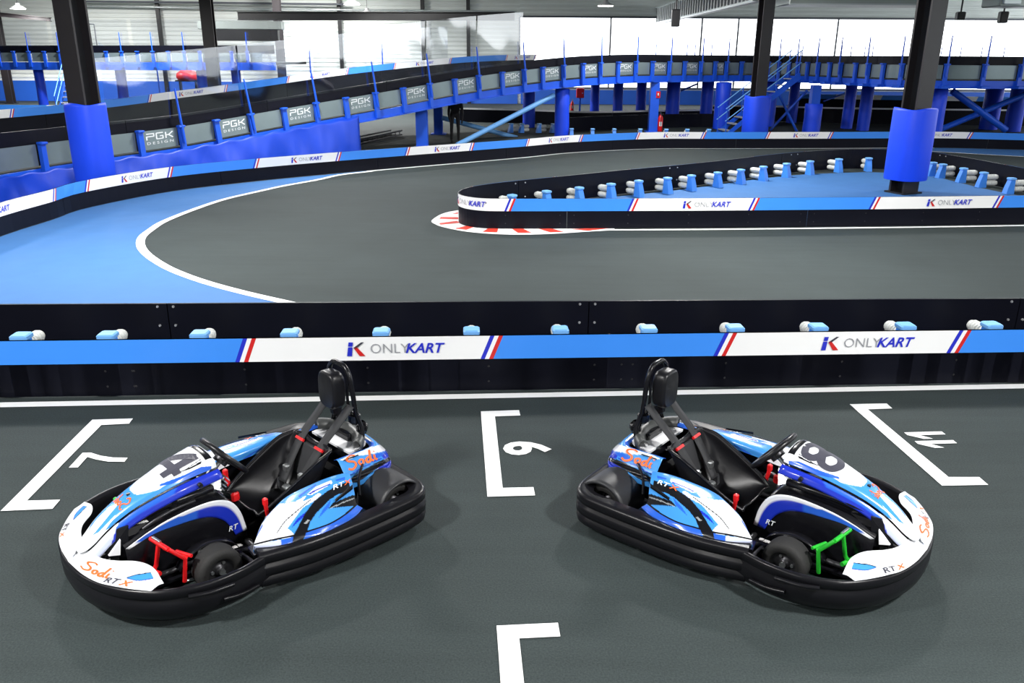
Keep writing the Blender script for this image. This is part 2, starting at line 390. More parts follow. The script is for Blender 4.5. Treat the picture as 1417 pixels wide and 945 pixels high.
# ------------------------------------------------------------------ track lines and painted floor
def flat(name, pts, mat, z, **kw):
    mb = MB(); mb.add([(p[0], p[1], z) for p in pts], [list(range(len(pts)))])
    return mb.build(name, mat, **kw)
# outer barrier: mean of the foot line (z=0) and the top edge (z=.52)
OUT_F = [(0,328.5),(71,306),(118,290),(232,266),(350,250.5),(460,240),(563,231.5),(720,218),(790,211.5),(900,206),(1000,206),(1147,206),(1300,205),(1417,208.5)]
OUT_T = [280.5,261.4,248.6,231.6,221,212,204,193,187,183,182.5,182,182,184]
outp = []
for (x, y), t in zip(OUT_F, OUT_T):
    a, b = pz(x, y, 0), pz(x, t, .52); outp.append(Vector(((a.x+b.x)/2, (a.y+b.y)/2, 0)))
e0 = outp[0]+(outp[0]-outp[1])*1.6; e1 = outp[-1]+(outp[-1]-outp[-2])*2.2
OUTER = Path([Vector((e0.x+.25, e0.y, 0))]+outp+[e1], 8)
line_px = [(406.4,421.3),(337.6,405.6),(282.5,390.5),(241.3,375.4),(216.5,362),(201,350),(194.5,339),(197,328),(209.5,317.8),(227.5,306.6),(268.8,290),(310,276.3),(351,266.7),(392.6,257.6),(440,249),(470.8,242.3),(515,237.3)]
LINE_A = Path([pz(x, y) for x, y in line_px], 6)
s_in = OUTER.at_px(515, 0)
blue = [LINE_A.pt(LINE_A.L*i/60) for i in range(61)]
blue += [OUTER.pt(s_in*(1-i/40)) for i in range(41)]
blue += [Vector((-9.2,8.3,0)), Vector((-5.5,8.0,0)), Vector((-2.6,8.05,0))]
flat('runoff_floor', blue, 'runoff', .004, kind='structure')
mb = strip_on(LINE_A, 0, LINE_A.L, 0, 0, 0); 
def line_on(path, s0, s1, w, z, step=.2, o0=0):
    n = max(2, int((s1-s0)/step)); A = []; B = []
    for i in range(n+1):
        t = s0+(s1-s0)*i/n; A.append(path.pt(t, o0-w/2, z)); B.append(path.pt(t, o0+w/2, z))
    m_ = MB(); m_.add(A+B, [(i, n+1+i, n+2+i, i+1) for i in range(n)]); return m_
line_on(LINE_A, -.3, LINE_A.L, .13, .008).build('track_line', 'line', label='white curved line between the blue run-off floor and the grey track', cat='line')
s0o, s1o = OUTER.at_px(515, 0), OUTER.L
line_on(OUTER, s0o-.2, OUTER.at_px(1290, 0), .10, .009, o0=.10).build('track_line', 'line', label='thin white line along the foot of the far outer barrier', cat='line')
# blue strip at the right end of the outer barrier
sA = OUTER.at_px(1255, 0); q = [OUTER.pt(sA+(OUTER.L-sA)*i/14, .03) for i in range(15)]
edge_r = [pz(1490,220.5), pz(1417,216.7), pz(1344,212.7), pz(1287,209)]
flat('runoff_floor', q+[Vector((p.x,p.y,0)) for p in edge_r], 'runoff', .004, kind='structure')
LINE_B = Path([pz(1240,206.3), pz(1287,209.6), pz(1344,213.1), pz(1417,217.1), pz(1490,221)], 5)
line_on(LINE_B, 0, LINE_B.L, .10, .010).build('track_line', 'line', label='white line beside the dark blue floor strip at the right edge', cat='line')
# near line in front of the long barrier
na, nb = pz(0, 561), pz(1417, 535); dn = (nb-na).normalized(); NL = Path([na-dn*4, nb+dn*4], smooth=False)
line_on(NL, 0, NL.L, .105, .006, step=2).build('track_line', 'line', label='straight white line in front of the long near barrier', cat='line')
# island hairpin barrier: far side from the right, round the tip, near side to the right
isl_back = [(1470,241.5),(1417,232.7),(1352,220.5),(1318,214.8),(1290,210.5),(1240,207.3),(1170,206.6),(1085,212),(1000,221.9),(930,229),(860,235.3),(788.6,242.7),(714.5,250),(672,255)]
isl_tip = [(645,260.2),(634,266.2),(642,271),(665,274.2)]
isl_front = [(700,275),(783,275),(900,274.7),(1000,274.3),(1170,273),(1290,272),(1417,270.5),(1500,269.5)]
ISL = Path([Vector(p) for p in ((11.30,15.20,0),(11.70,15.65,0),(11.72,16.5,0))]+[Vector((*pz(x, y, .52).xy, 0)) for x, y in isl_back+isl_tip+isl_front]+[Vector(p) for p in ((10.9,15.06,0),(11.27,15.17,0))], 8)
# kerb
kerb_out = [(633,291.5),(618,294.3),(606.6,298.8),(597,306.2),(602,310.6),(613,314.7),(644.7,321),(687,324.6),(729.4,325.3),(771.7,323.8),(814,321),(850,319.2)]
ko = Path([pz(x, y) for x, y in kerb_out], 6)
smin = min((ISL.pt(ISL.L*i/600).x, ISL.L*i/600) for i in range(601))[1]        # tip of the hairpin
sk0, sk1 = smin-.9, ISL.at_px(850, 0, smin)
kp_ = [ko.pt(ko.L*i/50) for i in range(51)]+[ISL.pt(sk1+(sk0-sk1)*i/50, .0) for i in range(51)]
kroot = empty('hairpin_kerb', tuple(ko.pt(0)), label='red and white painted kerb round the tip of the hairpin barrier', cat='kerb')
def local(pts, o): return [Vector(p)-Vector(o) for p in pts]
flat('kerb_base', local(kp_, kroot.location), 'line', .008, parent=kroot)
for poly in [[(308,316),(348,304),(349,314)],[(236,335),(350,336),(350,350),(226,347)],[(222,376),(340,361),(362,373),(235,386)],[(322,411),(405,393),(462,398),(402,419)],[(508,432),(545,410),(611,410),(605,436)],
             [(702,413),(770,411),(832,439),(740,439)],[(878,413),(960,411),(1042,433),(950,435)],[(1085,415),(1200,410),(1330,410),(1200,425)]]:
    flat('kerb_block', local([pz(560+a/4.723, 230+b/4.723) for a, b in poly], kroot.location), 'kerb_red', .011, parent=kroot)
fr = [ISL.at_px(x, 0, smin) for x in (870, 1500)]
line_on(ISL, ISL.at_px(840, 0, smin), ISL.L, .10, .009, o0=.12, step=.5).build('track_line', 'line', label='white line along the foot of the hairpin barrier near side', cat='line')
# blue floor inside the hairpin
post_px = [(709.5,287),(757,282),(801.6,278),(846,273.7),(884,270.6),(923.4,266.3),(957,262),(993,257),(1025,252.4),(1056,248),(1088,245),(1120.6,242),(1160,240.6),(1201.6,239.2),(1289,242),(1302.6,247),(1331,254),(1359,261),(1397,269)]
bl = [pz(x, y) for x, y in post_px[2:]]
sF = [ISL.at_px(x, 0, smin) for x in (1417, 1290, 1150, 1000, 830)]
flat('runoff_floor', [p+Vector((0,.12,0)) for p in bl]+[Vector((11.15,17.6,0)),Vector((11.5,16.2,0)),Vector((11.1,15.3,0))]+[ISL.pt(s_, -.06) for s_ in [ISL.L-.9]+sF], 'runoff', .005, kind='structure')
# starting grid boxes and their numbers
GRID = {'7':[(127.9,581.5),(184.3,579.8),(178.7,587),(140.2,589),(37.3,693.8),(83.3,692.5),(72.8,705),(1,708)],
        '9':[(665.4,570),(718.3,568.3),(720,575.7),(684.9,577),(695.6,676),(738.2,675),(740.4,686.4),(674.4,688.2)],
        '11':[(1175.5,560),(1226.9,558.9),(1234.7,566),(1200.7,567.2),(1312.4,661),(1354.8,661),(1367.3,671.8),(1303.4,672.9)]}
names = {'7':'left', '9':'middle', '11':'right'}
lab = {'7':'white bracket-shaped grid box beside number 7, left of the kart numbered 4','9':'white bracket-shaped grid box beside number 9, between the two karts','11':'white bracket-shaped grid box beside number 11, right of the kart numbered 8'}
for k, P in GRID.items():
    flat('grid_box', [pz(x, y) for x, y in P], 'line', .006, label=lab[k], cat='marking')
P = [pz(x, y) for x, y in [(687.2,866.9),(772,862.9),(775.3,881.7),(718.6,884.5),(725,945),(692.7,945)]]
P[4] = P[4]+(P[4]-P[3])*1.2; P[5] = P[5]+(P[5]-P[0])*0.8
flat('grid_box', P, 'line', .006, label='white bracket-shaped grid box cut off by the bottom edge of the photo', cat='marking')
for k, key, (x, y), sz in (('7','n7',(141,636),.50), ('9','n9',(732.5,620.6),.47), ('11','n11',(1289.5,608.5),.44)):
    vs, fs = TXT[key]; mb = MB(); mb.add([v*sz for v in vs], fs); o = mb.build('grid_number', 'line', label={'7':'white number seven painted on the track at the left','9':'white number nine painted on the track between the karts','11':'white number eleven painted on the track at the right'}[k], cat='number')
    p = pz(x, y); o.location = (p.x, p.y, .006); o.rotation_euler = (0,0,math.radians(94.1))
# ------------------------------------------------------------------ barriers
BH, BZ = .52, .31
def onlykart(path, sc, parent, off, zc, size, origin):
    def put(key, s_off, mat, sz, slots=None):
        vs, fs = TXT[key]; mb = MB()
        mb.add([path.pt(sc+s_off+v.x*sz, off, zc+v.y*sz)-origin for v in vs], fs); return mb.build('lettering', mat, parent)
    put('only', -.13*size*6, 'ink_grey', size); put('kart', .27*size*6, 'stripe_blue', size)
    mb = MB()                                               # three-stroke emblem left of the lettering
    def q(poly, mat): mb.add([path.pt(sc+x*size, off, zc+y*size)-origin for x, y in poly], [list(range(len(poly)))], mat)
    q([(-2.35,-.5),(-2.02,-.5),(-1.95,.15),(-2.25,.15)], 'stripe_blue'); q([(-2.2,.5),(-1.9,.5),(-1.95,.2),(-2.25,.2)], 'stripe_blue')
    q([(-1.9,.1),(-1.35,.5),(-1.15,.5),(-1.75,0)], 'ink'); q([(-1.85,.05),(-1.5,-.5),(-1.1,-.5),(-1.7,.2)], 'stripe_red')
    mb.build('emblem', None, parent)
def barrier(name, path, cuts, first_white, label, board_len=4.2, logos=True, s0=0.0, s1=None, bolts=True, hole_skip=None, h=BH, zb=BZ, dz=0.0, seams=None, fine=False):
    s1 = path.L if s1 is None else s1
    o0 = path.pt(s0); root = empty(name, tuple(o0), label=label, cat='barrier')
    O = Vector(o0)
    def part(mb, nm, mat, par=root):
        mb.v = [tuple(Vector(v)-O) for v in mb.v]; return mb.build(nm, mat, par)
    ss = [s0]+([x for x in seams if s0 < x < s1] if seams else [s0+board_len*i for i in range(1, int((s1-s0)/board_len)+1)])+[s1]
    for a, b in zip(ss, ss[1:]):
        if b-a < .05: continue
        part(wall_on(path, a+.006, b-.006, .015+dz, h+dz, .025, step=.08 if fine else .25), 'board', 'board')
        if bolts:
            for t in (a+.12, b-.12, (a+b)/2, a+(b-a)*.25, a+(b-a)*.75):
                for z in (.10, .24):
                    p = path.pt(t, .001, z+dz); n = path.nor(t); part(MB().cyl(p-n*.004, p+n*.004, .011, .008, 8), 'bolt', 'dark_metal')
    cs = [s0]+[c for c in cuts if s0 < c < s1]+[s1]; white = first_white; SL, hw = .085, .055
    for k, (a, b) in enumerate(zip(cs, cs[1:])):
        a_ = a+hw if k else a; b_ = b-hw if k < len(cs)-2 else b-.09
        band = part(strip_on(path, a_, b_, zb+dz, h+dz+.001, .005, SL, step=.08 if fine else .25), 'band_panel', 'band_white' if white else 'band_blue')
        if k < len(cs)-2:
            mb = MB(); w = 2*hw/3
            for i, mt in enumerate(('stripe_blue','band_white','stripe_red')):
                t = strip_on(path, b-hw+w*i, b-hw+w*(i+1), zb+dz, h+dz+.001, .006, SL); mb.add([Vector(v)-O for v in t.v], t.f, mt)
            mb.build('band_stripes', None, band)
        if white and logos and b-a > 1.5:
            onlykart(path, (a+b)/2+SL/2+.1, band, .013, (zb+h)/2+dz, .125, O)
        white = not white
    return root
# near long barrier: front boards with sponsor band, plain rear boards behind
fa, fb = pz(0, 552), pz(1417, 531); fd = (fb-fa).normalized()
NF = Path([fa-fd*5, fb+fd*5], smooth=False)
cuts_n = [NF.at_px(x, .42) for x in (333, 673, 996, 1319)]; step = (cuts_n[3]-cuts_n[0])/3
cuts_n = [cuts_n[0]-step*2, cuts_n[0]-step*1.05]+cuts_n+[cuts_n[3]+step, cuts_n[3]+2*step]
barrier('near_barrier', NF, cuts_n, False, 'long near barrier with black boards and blue and white sponsor band behind the karts', seams=[NF.at_px(x,.2) for x in (167, 842)]+[NF.at_px(842,.2)+4.2, NF.at_px(167,.2)-4.2])
ra, rb = pz(0, 421.5, .52), pz(1417, 413.2, .52); ra.z = rb.z = 0; rd = (rb-ra).normalized()
RB = Path([ra-rd*5, rb+rd*5], smooth=False)
rroot = empty('rear_barrier', tuple(RB.pt(0)), label='plain black rear board row behind the near barrier with bright bolts', cat='barrier')
ro = Vector(rroot.location); sj = [RB.at_px(x, .4) for x in (-390, 233, 814, 1410)]; sj = [sj[1]-(sj[2]-sj[1])]+sj[1:]
for a, b in zip([0]+sj, sj+[RB.L]):
    mb = wall_on(RB, a+.005, b-.005, .015, BH, .025, step=9); mb.v = [tuple(Vector(v)-ro) for v in mb.v]; mb.build('board', 'board', rroot)
for t in sj:
    for dt in (-.09, .06):
        for z in (.49, .30):
            p = RB.pt(t+dt, .0, z)-ro; MB().cyl(p, p+RB.nor(t)*.012, .014, .010, 8).build('bolt', 'bolt', rroot)
    mb = wall_on(RB, t-.16, t+.16, .02, BH-.01, .03, off=-.026, step=9); mb.v = [tuple(Vector(v)-ro) for v in mb.v]; mb.build('joint_plate', 'board', rroot)
# island and outer barriers
cuts_i = [ISL.at_px(x, .42, smin) for x in (702, 872, 1040, 1207, 1378)]; st_ = 2.1; k0 = cuts_i[0]
back_cuts = []
while k0-st_ > .3: k0 -= st_; back_cuts.append(k0)
cuts_i = sorted(back_cuts)+cuts_i
barrier('hairpin_barrier', ISL, cuts_i, len(back_cuts) % 2 == 0, 'curved hairpin barrier with sponsor band enclosing a blue floor and blue posts', seams=[ISL.at_px(785,.2,smin)+4.2*k for k in range(-9, 4)], fine=True)
cuts_o = [OUTER.at_px(x, .42) for x in (73, 119, 233, 352, 466, 562, 651, 728, 802, 881, 972, 1061, 1148, 1241, 1341)]
barrier('outer_barrier', OUTER, cuts_o, True, 'long outer barrier with sponsor band curving from the left edge across the back', bolts=False)
# bright bolts on the inner face of the hairpin's far boards
hb = [o for o in bpy.data.objects if o.name.startswith('hairpin_barrier')][0]; hO = Vector(hb.location)
for x in (719, 931, 1098, 1306):
    t = ISL.at_px(x, .45, 0, smin-1.2)
    for dt in (-.12, .12):
        for z in (.47, .20):
            p = ISL.pt(t+dt, -.025, z)-hO; MB().cyl(p, p-ISL.nor(t)*.012, .016, .012, 8).build('bolt', 'bolt', hb)
# ------------------------------------------------------------------ impact posts: tapered blue foot, cap, two ribbed dampers
def post_meshes():
    b = MB(); prof = [(-.115,.075,0,.075),(-.085,.07,.14,.067),(-.035,.065,.30,.06)]
    rows = []
    for x0, x1, z, hw in prof: rows.append([(x0,-hw,z),(x1,-hw,z),(x1,hw,z),(x0,hw,z),(x0,-hw,z)])
    b.grid(rows, smooth=False); b.add(rows[-1][:4], [(0,1,2,3)])
    c = MB(); c.bbox((.012,0,.325), (.15,.15,.05), .012)
    d = MB(); n = 14; pr = [(0,0),(.046,0)]
    for i in range(5): h = .02+i*.042; pr += [(.062,h),(.062,h+.026),(.054,h+.03),(.054,h+.04)]
    pr += [(.05,.25),(.03,.262),(0,.262)]
    d.lathe(pr, (0,0,0), 'x', n)
    return b.mesh('post_body','post_blue'), c.mesh('post_cap','cap_blue'), d.mesh('damper','damper')
PM = post_meshes()
def impact_post(p, rz, label, group, both=False, dl=.26):
    r = empty('impact_post', tuple(p), rz, label=label, cat='post', group=group)
    inst('post_body', PM[0], r); inst('post_cap', PM[1], r)
    for z in (.10, .235):
        o = inst('damper', PM[2], r, (.06,0,z)); o.scale = (dl/.262,1,1)
        if both: o = inst('damper', PM[2], r, (-.05,0,z), (0,0,math.pi)); o.scale = (.5,.8,.8)
    return r
rz_n = math.atan2(fd.y, fd.x)+math.pi/2
for i, x in enumerate([22,143,272,398,526,652,776,899,1020,1136,1258,1378]):
    q = py(x, 462-.006*x, 6.97+.00037*(x)); gap = .39
    o = impact_post((q.x, q.y+.06, .09), rz_n, '%s blue damper post from the left behind the near barrier' % ORD[i], 'damper posts behind the near barrier', dl=.27)
    MB().bbox((0,0,-.045), (.2,.22,.09), .01).build('foot', 'post_blue', o)
    inst('damper', PM[2], o, (-.07,0,.2), (0,0,math.pi)).scale = (.28,.9,.9)
for i, (x, y) in enumerate(post_px):
    dl = .30; best = (1e9, 0)
    for k in range(900):
        s_ = 1.8+(smin-2.5)*k/899; e = abs(proj(ISL.pt(s_, -(dl+.14), .15))[0]-x)
        if e < best[0]: best = (e, s_)
    n_ = ISL.nor(best[1]); a = math.atan2(n_.y, n_.x); p2 = ISL.pt(best[1], -(dl+.14))
    impact_post((p2.x, p2.y, .0), a, '%s blue post with white dampers from the tip inside the hairpin' % ORD[i], 'damper posts inside the hairpin', dl=dl)
# ------------------------------------------------------------------ steel columns with blue pads
def column(p, w, d, top, pad_r, z0, z1, label, rz=0.0, pad_label=None):
    r = empty('steel_column', (p[0], p[1], 0), rz, label=label, cat='column')
    mb = MB(); t = .045
    mb.box((0, -d/2+t/2, top/2), (w, t, top)).box((0, d/2-t/2, top/2), (w, t, top)); mb.build('flange', 'col_brown', r)
    MB().box((0,0,top/2), (t, d-2*t, top)).build('web', 'col_black', r)
    MB().box((0,0,.02), (w+.12, d+.12, .04)).build('base_plate', 'col_black', r)
    if pad_r:
        rows = []; n = 28
        for z, k in ((z0,.97),(z0+.04,1.0),(z0+(z1-z0)*.5,1.01),(z1-.05,1.0),(z1,.98),(z1-.004,.86)):
            rows.append([(pad_r*k*math.copysign(abs(math.cos(a))**.72, math.cos(a)), pad_r*k*math.copysign(abs(math.sin(a))**.72, math.sin(a)), z+(.02*math.sin(3*a) if k in (.98,.86) else 0)) for a in [2*math.pi*i/n for i in range(n+1)]])
        mb = MB(); mb.grid(rows); mb.build('pad', 'pad_blue', r)
    return r
cR = pz(1252, 268); column((cR.x, cR.y+.1), .44, .40, HZ, .40, .30, 1.80, 'tall black steel column with a blue pad standing inside the hairpin', rz=math.radians(25))
column((-8.52, 17.25), .44, .40, HZ, .35, .0, 1.86, 'tall black steel column with a wrapped blue pad at the left', rz=math.radians(-22))
column((8.75, 31.2), .42, .40, HZ, .43, .0, 1.50, 'black steel column with a blue pad beside the blue staircase', rz=math.radians(15))
for x, Y, w, lb in ((291, 38.5, .5, 'black steel column behind the ramp, near the left end of the dark beam'), (387, 50.6, .42, 'slim black steel column behind the ramp, crossing the dark beam'), (1, 50.6, .4, 'black column standing at the left edge of the back wall')):
    q = py(x, 60, Y); column((q.x, Y), w, .35, HZ, 0, 0, 0, lb)
def beam(name, a, b, w, h, mat, label, cat='beam'):
    a, b = Vector(a), Vector(b); c = (a+b)/2; L = (b-a).length; rz = math.atan2(b.y-a.y, b.x-a.x)
    ro = Matrix.Rotation(rz, 3, 'Z'); tl = math.asin((b.z-a.z)/L)
    o = empty(name, tuple(c), rz, label=label, cat=cat)
    M = Matrix.Rotation(-tl, 3, 'Y')
    MB().box((0,0,0), (L, w*.25, h-.06), M=M).build('web', mat, o)
    for s in (-1, 1): MB().box(M @ Vector((0,0,s*(h/2-.02))), (L, w, .04), M=M).build('flange', mat, o)
    return o
p0, p1 = py(330, 30, 46.5), py(712, 29, 46.5)
beam('roof_beam', (p0.x, 46.5, 4.68), (p1.x, 46.5, 4.75), .3, .42, 'col_black', 'long black steel beam across the back wall above the clear sheets')
q0, q1 = py(-30, 17, 50), py(70, 27, 50); beam('roof_beam', q0, q1, .25, .22, 'col_brown', 'brown sloping beam in the top left corner')
def pipe(name, pts, r, mat, label, cat): return MB().tube(pts, r, 8).build(name, mat, label=label, cat=cat)
pipe('wall_pipe', [py(92,8,53.6), py(360,12.5,53.6), py(715,16,53.6)], .055, 'galva', 'thin grey pipe running along the top of the back wall', 'pipe')
pipe('wall_pipe', [py(92,1.5,53.4), py(480,6,53.4)], .06, 'mullion', 'thin dark pipe at the very top of the back wall', 'pipe')
for x, lb in ((220, 'first'), (470, 'second'), (585, 'third'), (648, 'fourth')):
    q = py(x, 30, 53.75); MB().box((0,0,HZ/2), (.22,.16,HZ)).build('wall_post', 'col_black', label='%s slim dark post from the left against the back wall' % lb, cat='post').location = (q.x, 53.75, 0)
# service unit on the wall (long grey casing with a dark underside)
q0, q1 = py(276, 40, 44), py(392, 38, 44); cas = empty('wall_heater', ((q0.x+q1.x)/2, 44, 4.15), label='long grey casing mounted behind the two left columns', cat='heater')
MB().bbox((0,0,.0), (q1.x-q0.x, .5, .38), .03).build('casing', 'duct', cas); MB().box((0,.0,-.46), (q1.x-q0.x-.5, .4, .52)).build('intake', 'col_black', cas)
# overhead ducts on the right
d1 = empty('ribbed_duct', (8.9, 44, 5.15), label='ribbed metal duct running back along the column line under the roof', cat='duct')
L_ = 24.0; mb = MB()
for i in range(42): mb.box((-.325, -L_/2+.2+i*(L_-.4)/41, 0), (.05,.20,.82))
mb.build('rib_row', 'lamp_body', d1, kind='stuff')
MB().box((0,0,0), (.6, L_, .8)).build('casing', 'mullion', d1)  # dark casing colour stands in for shade in the gaps between ribs
for s in (-1, 1): MB().box((-.36,0,s*.43), (.16, L_, .06)).build('edge_rail', 'galva', d1)
d2 = empty('air_duct', (12.0, 31.6, 4.92), label='wide flat grey air duct with a small label in the top right', cat='duct')
MB().bbox((0,0,0), (5.2, 1.6, .8), .03).build('duct_body', 'duct', d2); MB().box((0,-.82,-.38), (5.2, .05, .05)).build('seam', 'galva', d2)
MB().box((-2.0,-.806,.02), (.5,.01,.22)).build('label_plate', 'pgk', d2)
vs, fs = TXT['sticker']; mb = MB(); mb.add([(-2.0+v.x*.09, -.813, .05+v.y*.09) for v in vs], fs); mb.build('lettering', 'ink', d2)
for x in (-2.2, 0, 2.2): MB().cyl((x,0,.4), (x,0,HZ-4.92), .02).build('hanger', 'dark_metal', d2)
d3 = empty('air_duct', (18.9, 30.0, 4.72), math.radians(6), label='long pale air duct at the right edge under the roof', cat='duct')
MB().bbox((0,0,0), (6.5, 1.0, .62), .03).build('duct_body', 'duct', d3)
MB().cyl((-2.8,0,.3), (-2.8,0,3.7), .03).build('hanger', 'dark_metal', d3); MB().bbox((-2.9,-.55,-.1), (.6,.12,.3), .02).build('bracket', 'galva', d3)
for x, y, h in ((1329, 22, .18), (1388, 24, .3), (935, 25, .5)):
    q = py(x, y, 33); o = empty('loudspeaker', (q.x, 33, q.z), label='small black loudspeaker hanging in front of the bright windows, at %s' % {1329:'the duct end',1388:'the far right',935:'the ribbed duct'}[x], cat='speaker')
    MB().bbox((0,0,0), (.3,.25,h+.1), .03).build('cabinet', 'col_black', o); MB().cyl((0,0,.1), (0,0,1.2), .03).build('bracket', 'col_black', o)
# pendant lamps
def lamp_proto():
    r = empty('pendant_lamp', (0,0,0), label='round white pendant lamp hanging from the roof', cat='lamp', group='pendant lamps under the roof')
    MB().lathe([(.0,.30),(.10,.30),(.12,.18),(.30,.10),(.42,.0),(.40,.0),(.28,.07),(0,.09)], (0,0,0), n=28).build('shade', 'lamp_body', r)
    MB().lathe([(0,.035),(.36,.035),(.38,.01),(.36,-.02),(0,-.04)], (0,0,0), n=28).build('lens', 'lamp_glow', r)
    MB().cyl((0,0,.3), (0,0,HZ-5.3), .012, n=6).build('cable', 'dark_metal', r)
    return r
LAMPZ = 5.3
spots = []
for (x, y, Y, nm) in ((487,6,43,'on the left of the two over the dark beam'), (508,19,51,'lower of the two over the dark beam'), (838,8,44,'above the middle of the bright windows'), (25,12,49,'in the top left corner')):
    q = py(x, y, Y); spots.append((q.x, Y, q.z, 'round pendant lamp '+nm, 300))
for X, Y, pw in [(-14,2.5,350),(-4.8,1.6,800),(4.2,1.6,800),(13,2.5,350),(-5.0,-4.5,300),(4.5,-4.5,300),(-14,11.5,420),(-5.2,11.8,780),(3.6,11.8,760),(12.5,11.5,300),(-15,21,450),(-5,21,520),(4,21,760),(13,21,120),(-18,30,1200),(-5,31,700),(5,30,280),(-17,40,2300),(-6,40,2000),(-24,46,2200),(-12,48,2200)]:  # unseen lamps; rows behind the camera and near the back wall are added fill
    spots.append((X, Y, LAMPZ if Y < 35 else 7.2, None, pw))
lp = lamp_proto()
cable_len = HZ-5.3
for i, (X, Y, Z, lb, pw) in enumerate(spots):
    o = lp if i == 0 else copy_tree(lp)
    o.location = (X, Y, Z)
    for ch in o.children:
        if ch.name.startswith('cable'): ch.scale = (1,1,(HZ-Z)/cable_len); ch.location = (0,0,.3-.3*(HZ-Z)/cable_len)
    if lb: o['label'] = lb; 
    else: o['label'] = 'unseen round white pendant lamp above the picture, some added for more light'
    ld = bpy.data.lights.new('lamp_light', 'AREA'); ld.shape = 'DISK'; ld.size = .75; ld.energy = pw*.58; ld.color = (1.0,.985,.96)
    lo = bpy.data.objects.new('lamp_light', ld); COL.objects.link(lo); lo.parent = o; lo.location = (0,0,-.06)
# ------------------------------------------------------------------ the raised track: ramp rising from the left to the level deck at the back
NEAR = [(-10.7,12.0,.58),(-10.15,15.5,.58),(-9.4,18.6,.58),(-8.1,21.0,.66),(-6.2,23.3,.95),(-3.8,25.8,1.31),(-1.2,28.4,1.70),(1.7,30.9,2.01),(4.0,32.7,2.12),(6.2,34.3,2.13),(8.4,35.6,2.13),(10.4,36.1,2.13),(11.5,35.4,2.13),(12.05,33.2,2.13),(12.5,31.0,2.13),(13.0,29.4,2.13),(14.2,28.95,2.13),(16.6,29.1,2.13),(20,29.6,2.13),(24,30.4,2.13)]
NP = Path(NEAR, 8)
ramp = empty('raised_track', (0,0,0), label='raised kart track on blue steel rising from the left to the back', cat='ramp')
def part(mb, nm, mat, par=None, **kw): return mb.build(nm, mat, par or ramp, **kw)
s_flat = NP.at_px(880, 2.3, 20); s_corner = NP.at_px(1093, 2.3)
WD = 6.0
# deck slab: sloping run then the level platform
rows = []
n = 60
for i in range(n+1):
    t = s_flat*i/n; rows.append([NP.pt(t, 0, 0), NP.pt(t, -WD, 0), NP.pt(t, -WD, -.14), NP.pt(t, 0, -.14), NP.pt(t, 0, 0)])
mb = MB(); mb.grid(rows, smooth=False); part(mb, 'deck', 'asphalt')
pf = [NP.pt(s_flat, 0)] + [NP.pt(s_flat+(NP.L-s_flat)*i/30) for i in range(1, 31)] + [Vector((24,45,0)), Vector((9.0,45,0)), NP.pt(s_flat, -WD)]
MB_ = MB(); MB_.prism([(p.x, p.y) for p in pf], 1.99, 2.13); part(MB_, 'platform', 'asphalt')
# near edge: beam, black boards, grey panels, brackets, poles
t = 0; seg = 4.0
while t < NP.L-.1:
    e = min(t+seg, NP.L); part(wall_on(NP, t, e, -.24, -.02, .16, off=.06), 'edge_beam', 'steel_blue')
    part(wall_on(NP, t, e, -.265, -.235, .26, off=.12), 'beam_flange', 'steel_blue')
    part(wall_on(NP, t+.01, e-.01, .03, .75, .03, off=-.02), 'guard_board', 'board'); t = e
brk_px = [5,70,135,190,248,298,346,391.6,436,477,518,556,592.6,627,660,692.6,723,748.6,777,804,828,852.5,877,900,923.5,944.6,967,987,1003,1024,1043,1062,1078,1093.7,1107,1121,1136,1152,1167.5,1188,1205.6,1226,1250]
bs = []
for x in brk_px:
    lo = bs[-1]+.35 if bs else 0; bs.append(NP.at_px(x, .3, lo, min(NP.L, lo+2.6)))
for x in (1307, 1359, 1409, 1462): bs.append(NP.at_px(x, .3, bs[-1]+.3, NP.L))
bs = [bs[0]-2.0, bs[0]-1.0]+bs
bm = MB(); bm.box((0,0,.13), (.13,.09,.70)); bm.bbox((0,-.02,.49), (.17,.15,.05), .01); BRK = bm.mesh('bracket','steel_blue')
pm = MB(); pm.cyl((0,0,0), (0,0,1.28), .038, .020, 8); POLE = pm.mesh('pole','steel_blue')
sb = MB(); sb.bbox((0,-.1,0), (.3,.3,.1), .015); LEDGE = sb.mesh('ledge','steel_blue')
for i, t in enumerate(bs):
    p = NP.pt(t, .12); d = NP.dir(t); rz = math.atan2(d.y, d.x); slope = (NP.at(t+.5).z-NP.at(t-.5).z)
    b = inst('bracket', BRK, ramp, p, (0, -math.atan(slope), rz))
    if i % 2 == 0 or t > NP.at_px(1300, 2.2, s_corner): inst('pole', POLE, ramp, NP.pt(t, .19, .10), (.0, -math.atan(slope)*1.4, rz))
    if t > s_corner: inst('ledge', LEDGE, ramp, NP.pt(t, .12, -.22), (0,0,rz))
pgk_i = 0
for i, (a, b) in enumerate(zip(bs, bs[1:])):
    g_ = .085
    if b-a < .3: continue
    pn = part(wall_on(NP, a+g_, b-g_, .04, .47, .02, off=.05, step=.12), 'side_panel', 'panel_grey')
    cpx = proj(NP.pt((a+b)/2, 0, .3))[0]
    if i % 2 == 1 and 190 < cpx < 1003 or 340 > cpx > 300 and False:
        sc = (a+b)/2; wdt = (b-a-2*g_)*.74; sz = wdt/3.4
        mb = MB(); mb.add([NP.pt(sc-wdt/2+v.x*sz, .054, .26+v.y*.14) for v in [Vector(q) for q in PGK[0]]], PGK[1]); mb.build('lettering', 'pgk', pn)
        vs, fs = TXT['design']; mb = MB(); kx = wdt/6.0*1.0
        w_ = max(v.x for v in vs)-min(v.x for v in vs)
        mb.add([NP.pt(sc+v.x*wdt/w_, .054, .18+v.y*.085) for v in vs], fs); mb.build('lettering', 'pgk', pn, kind='stuff')
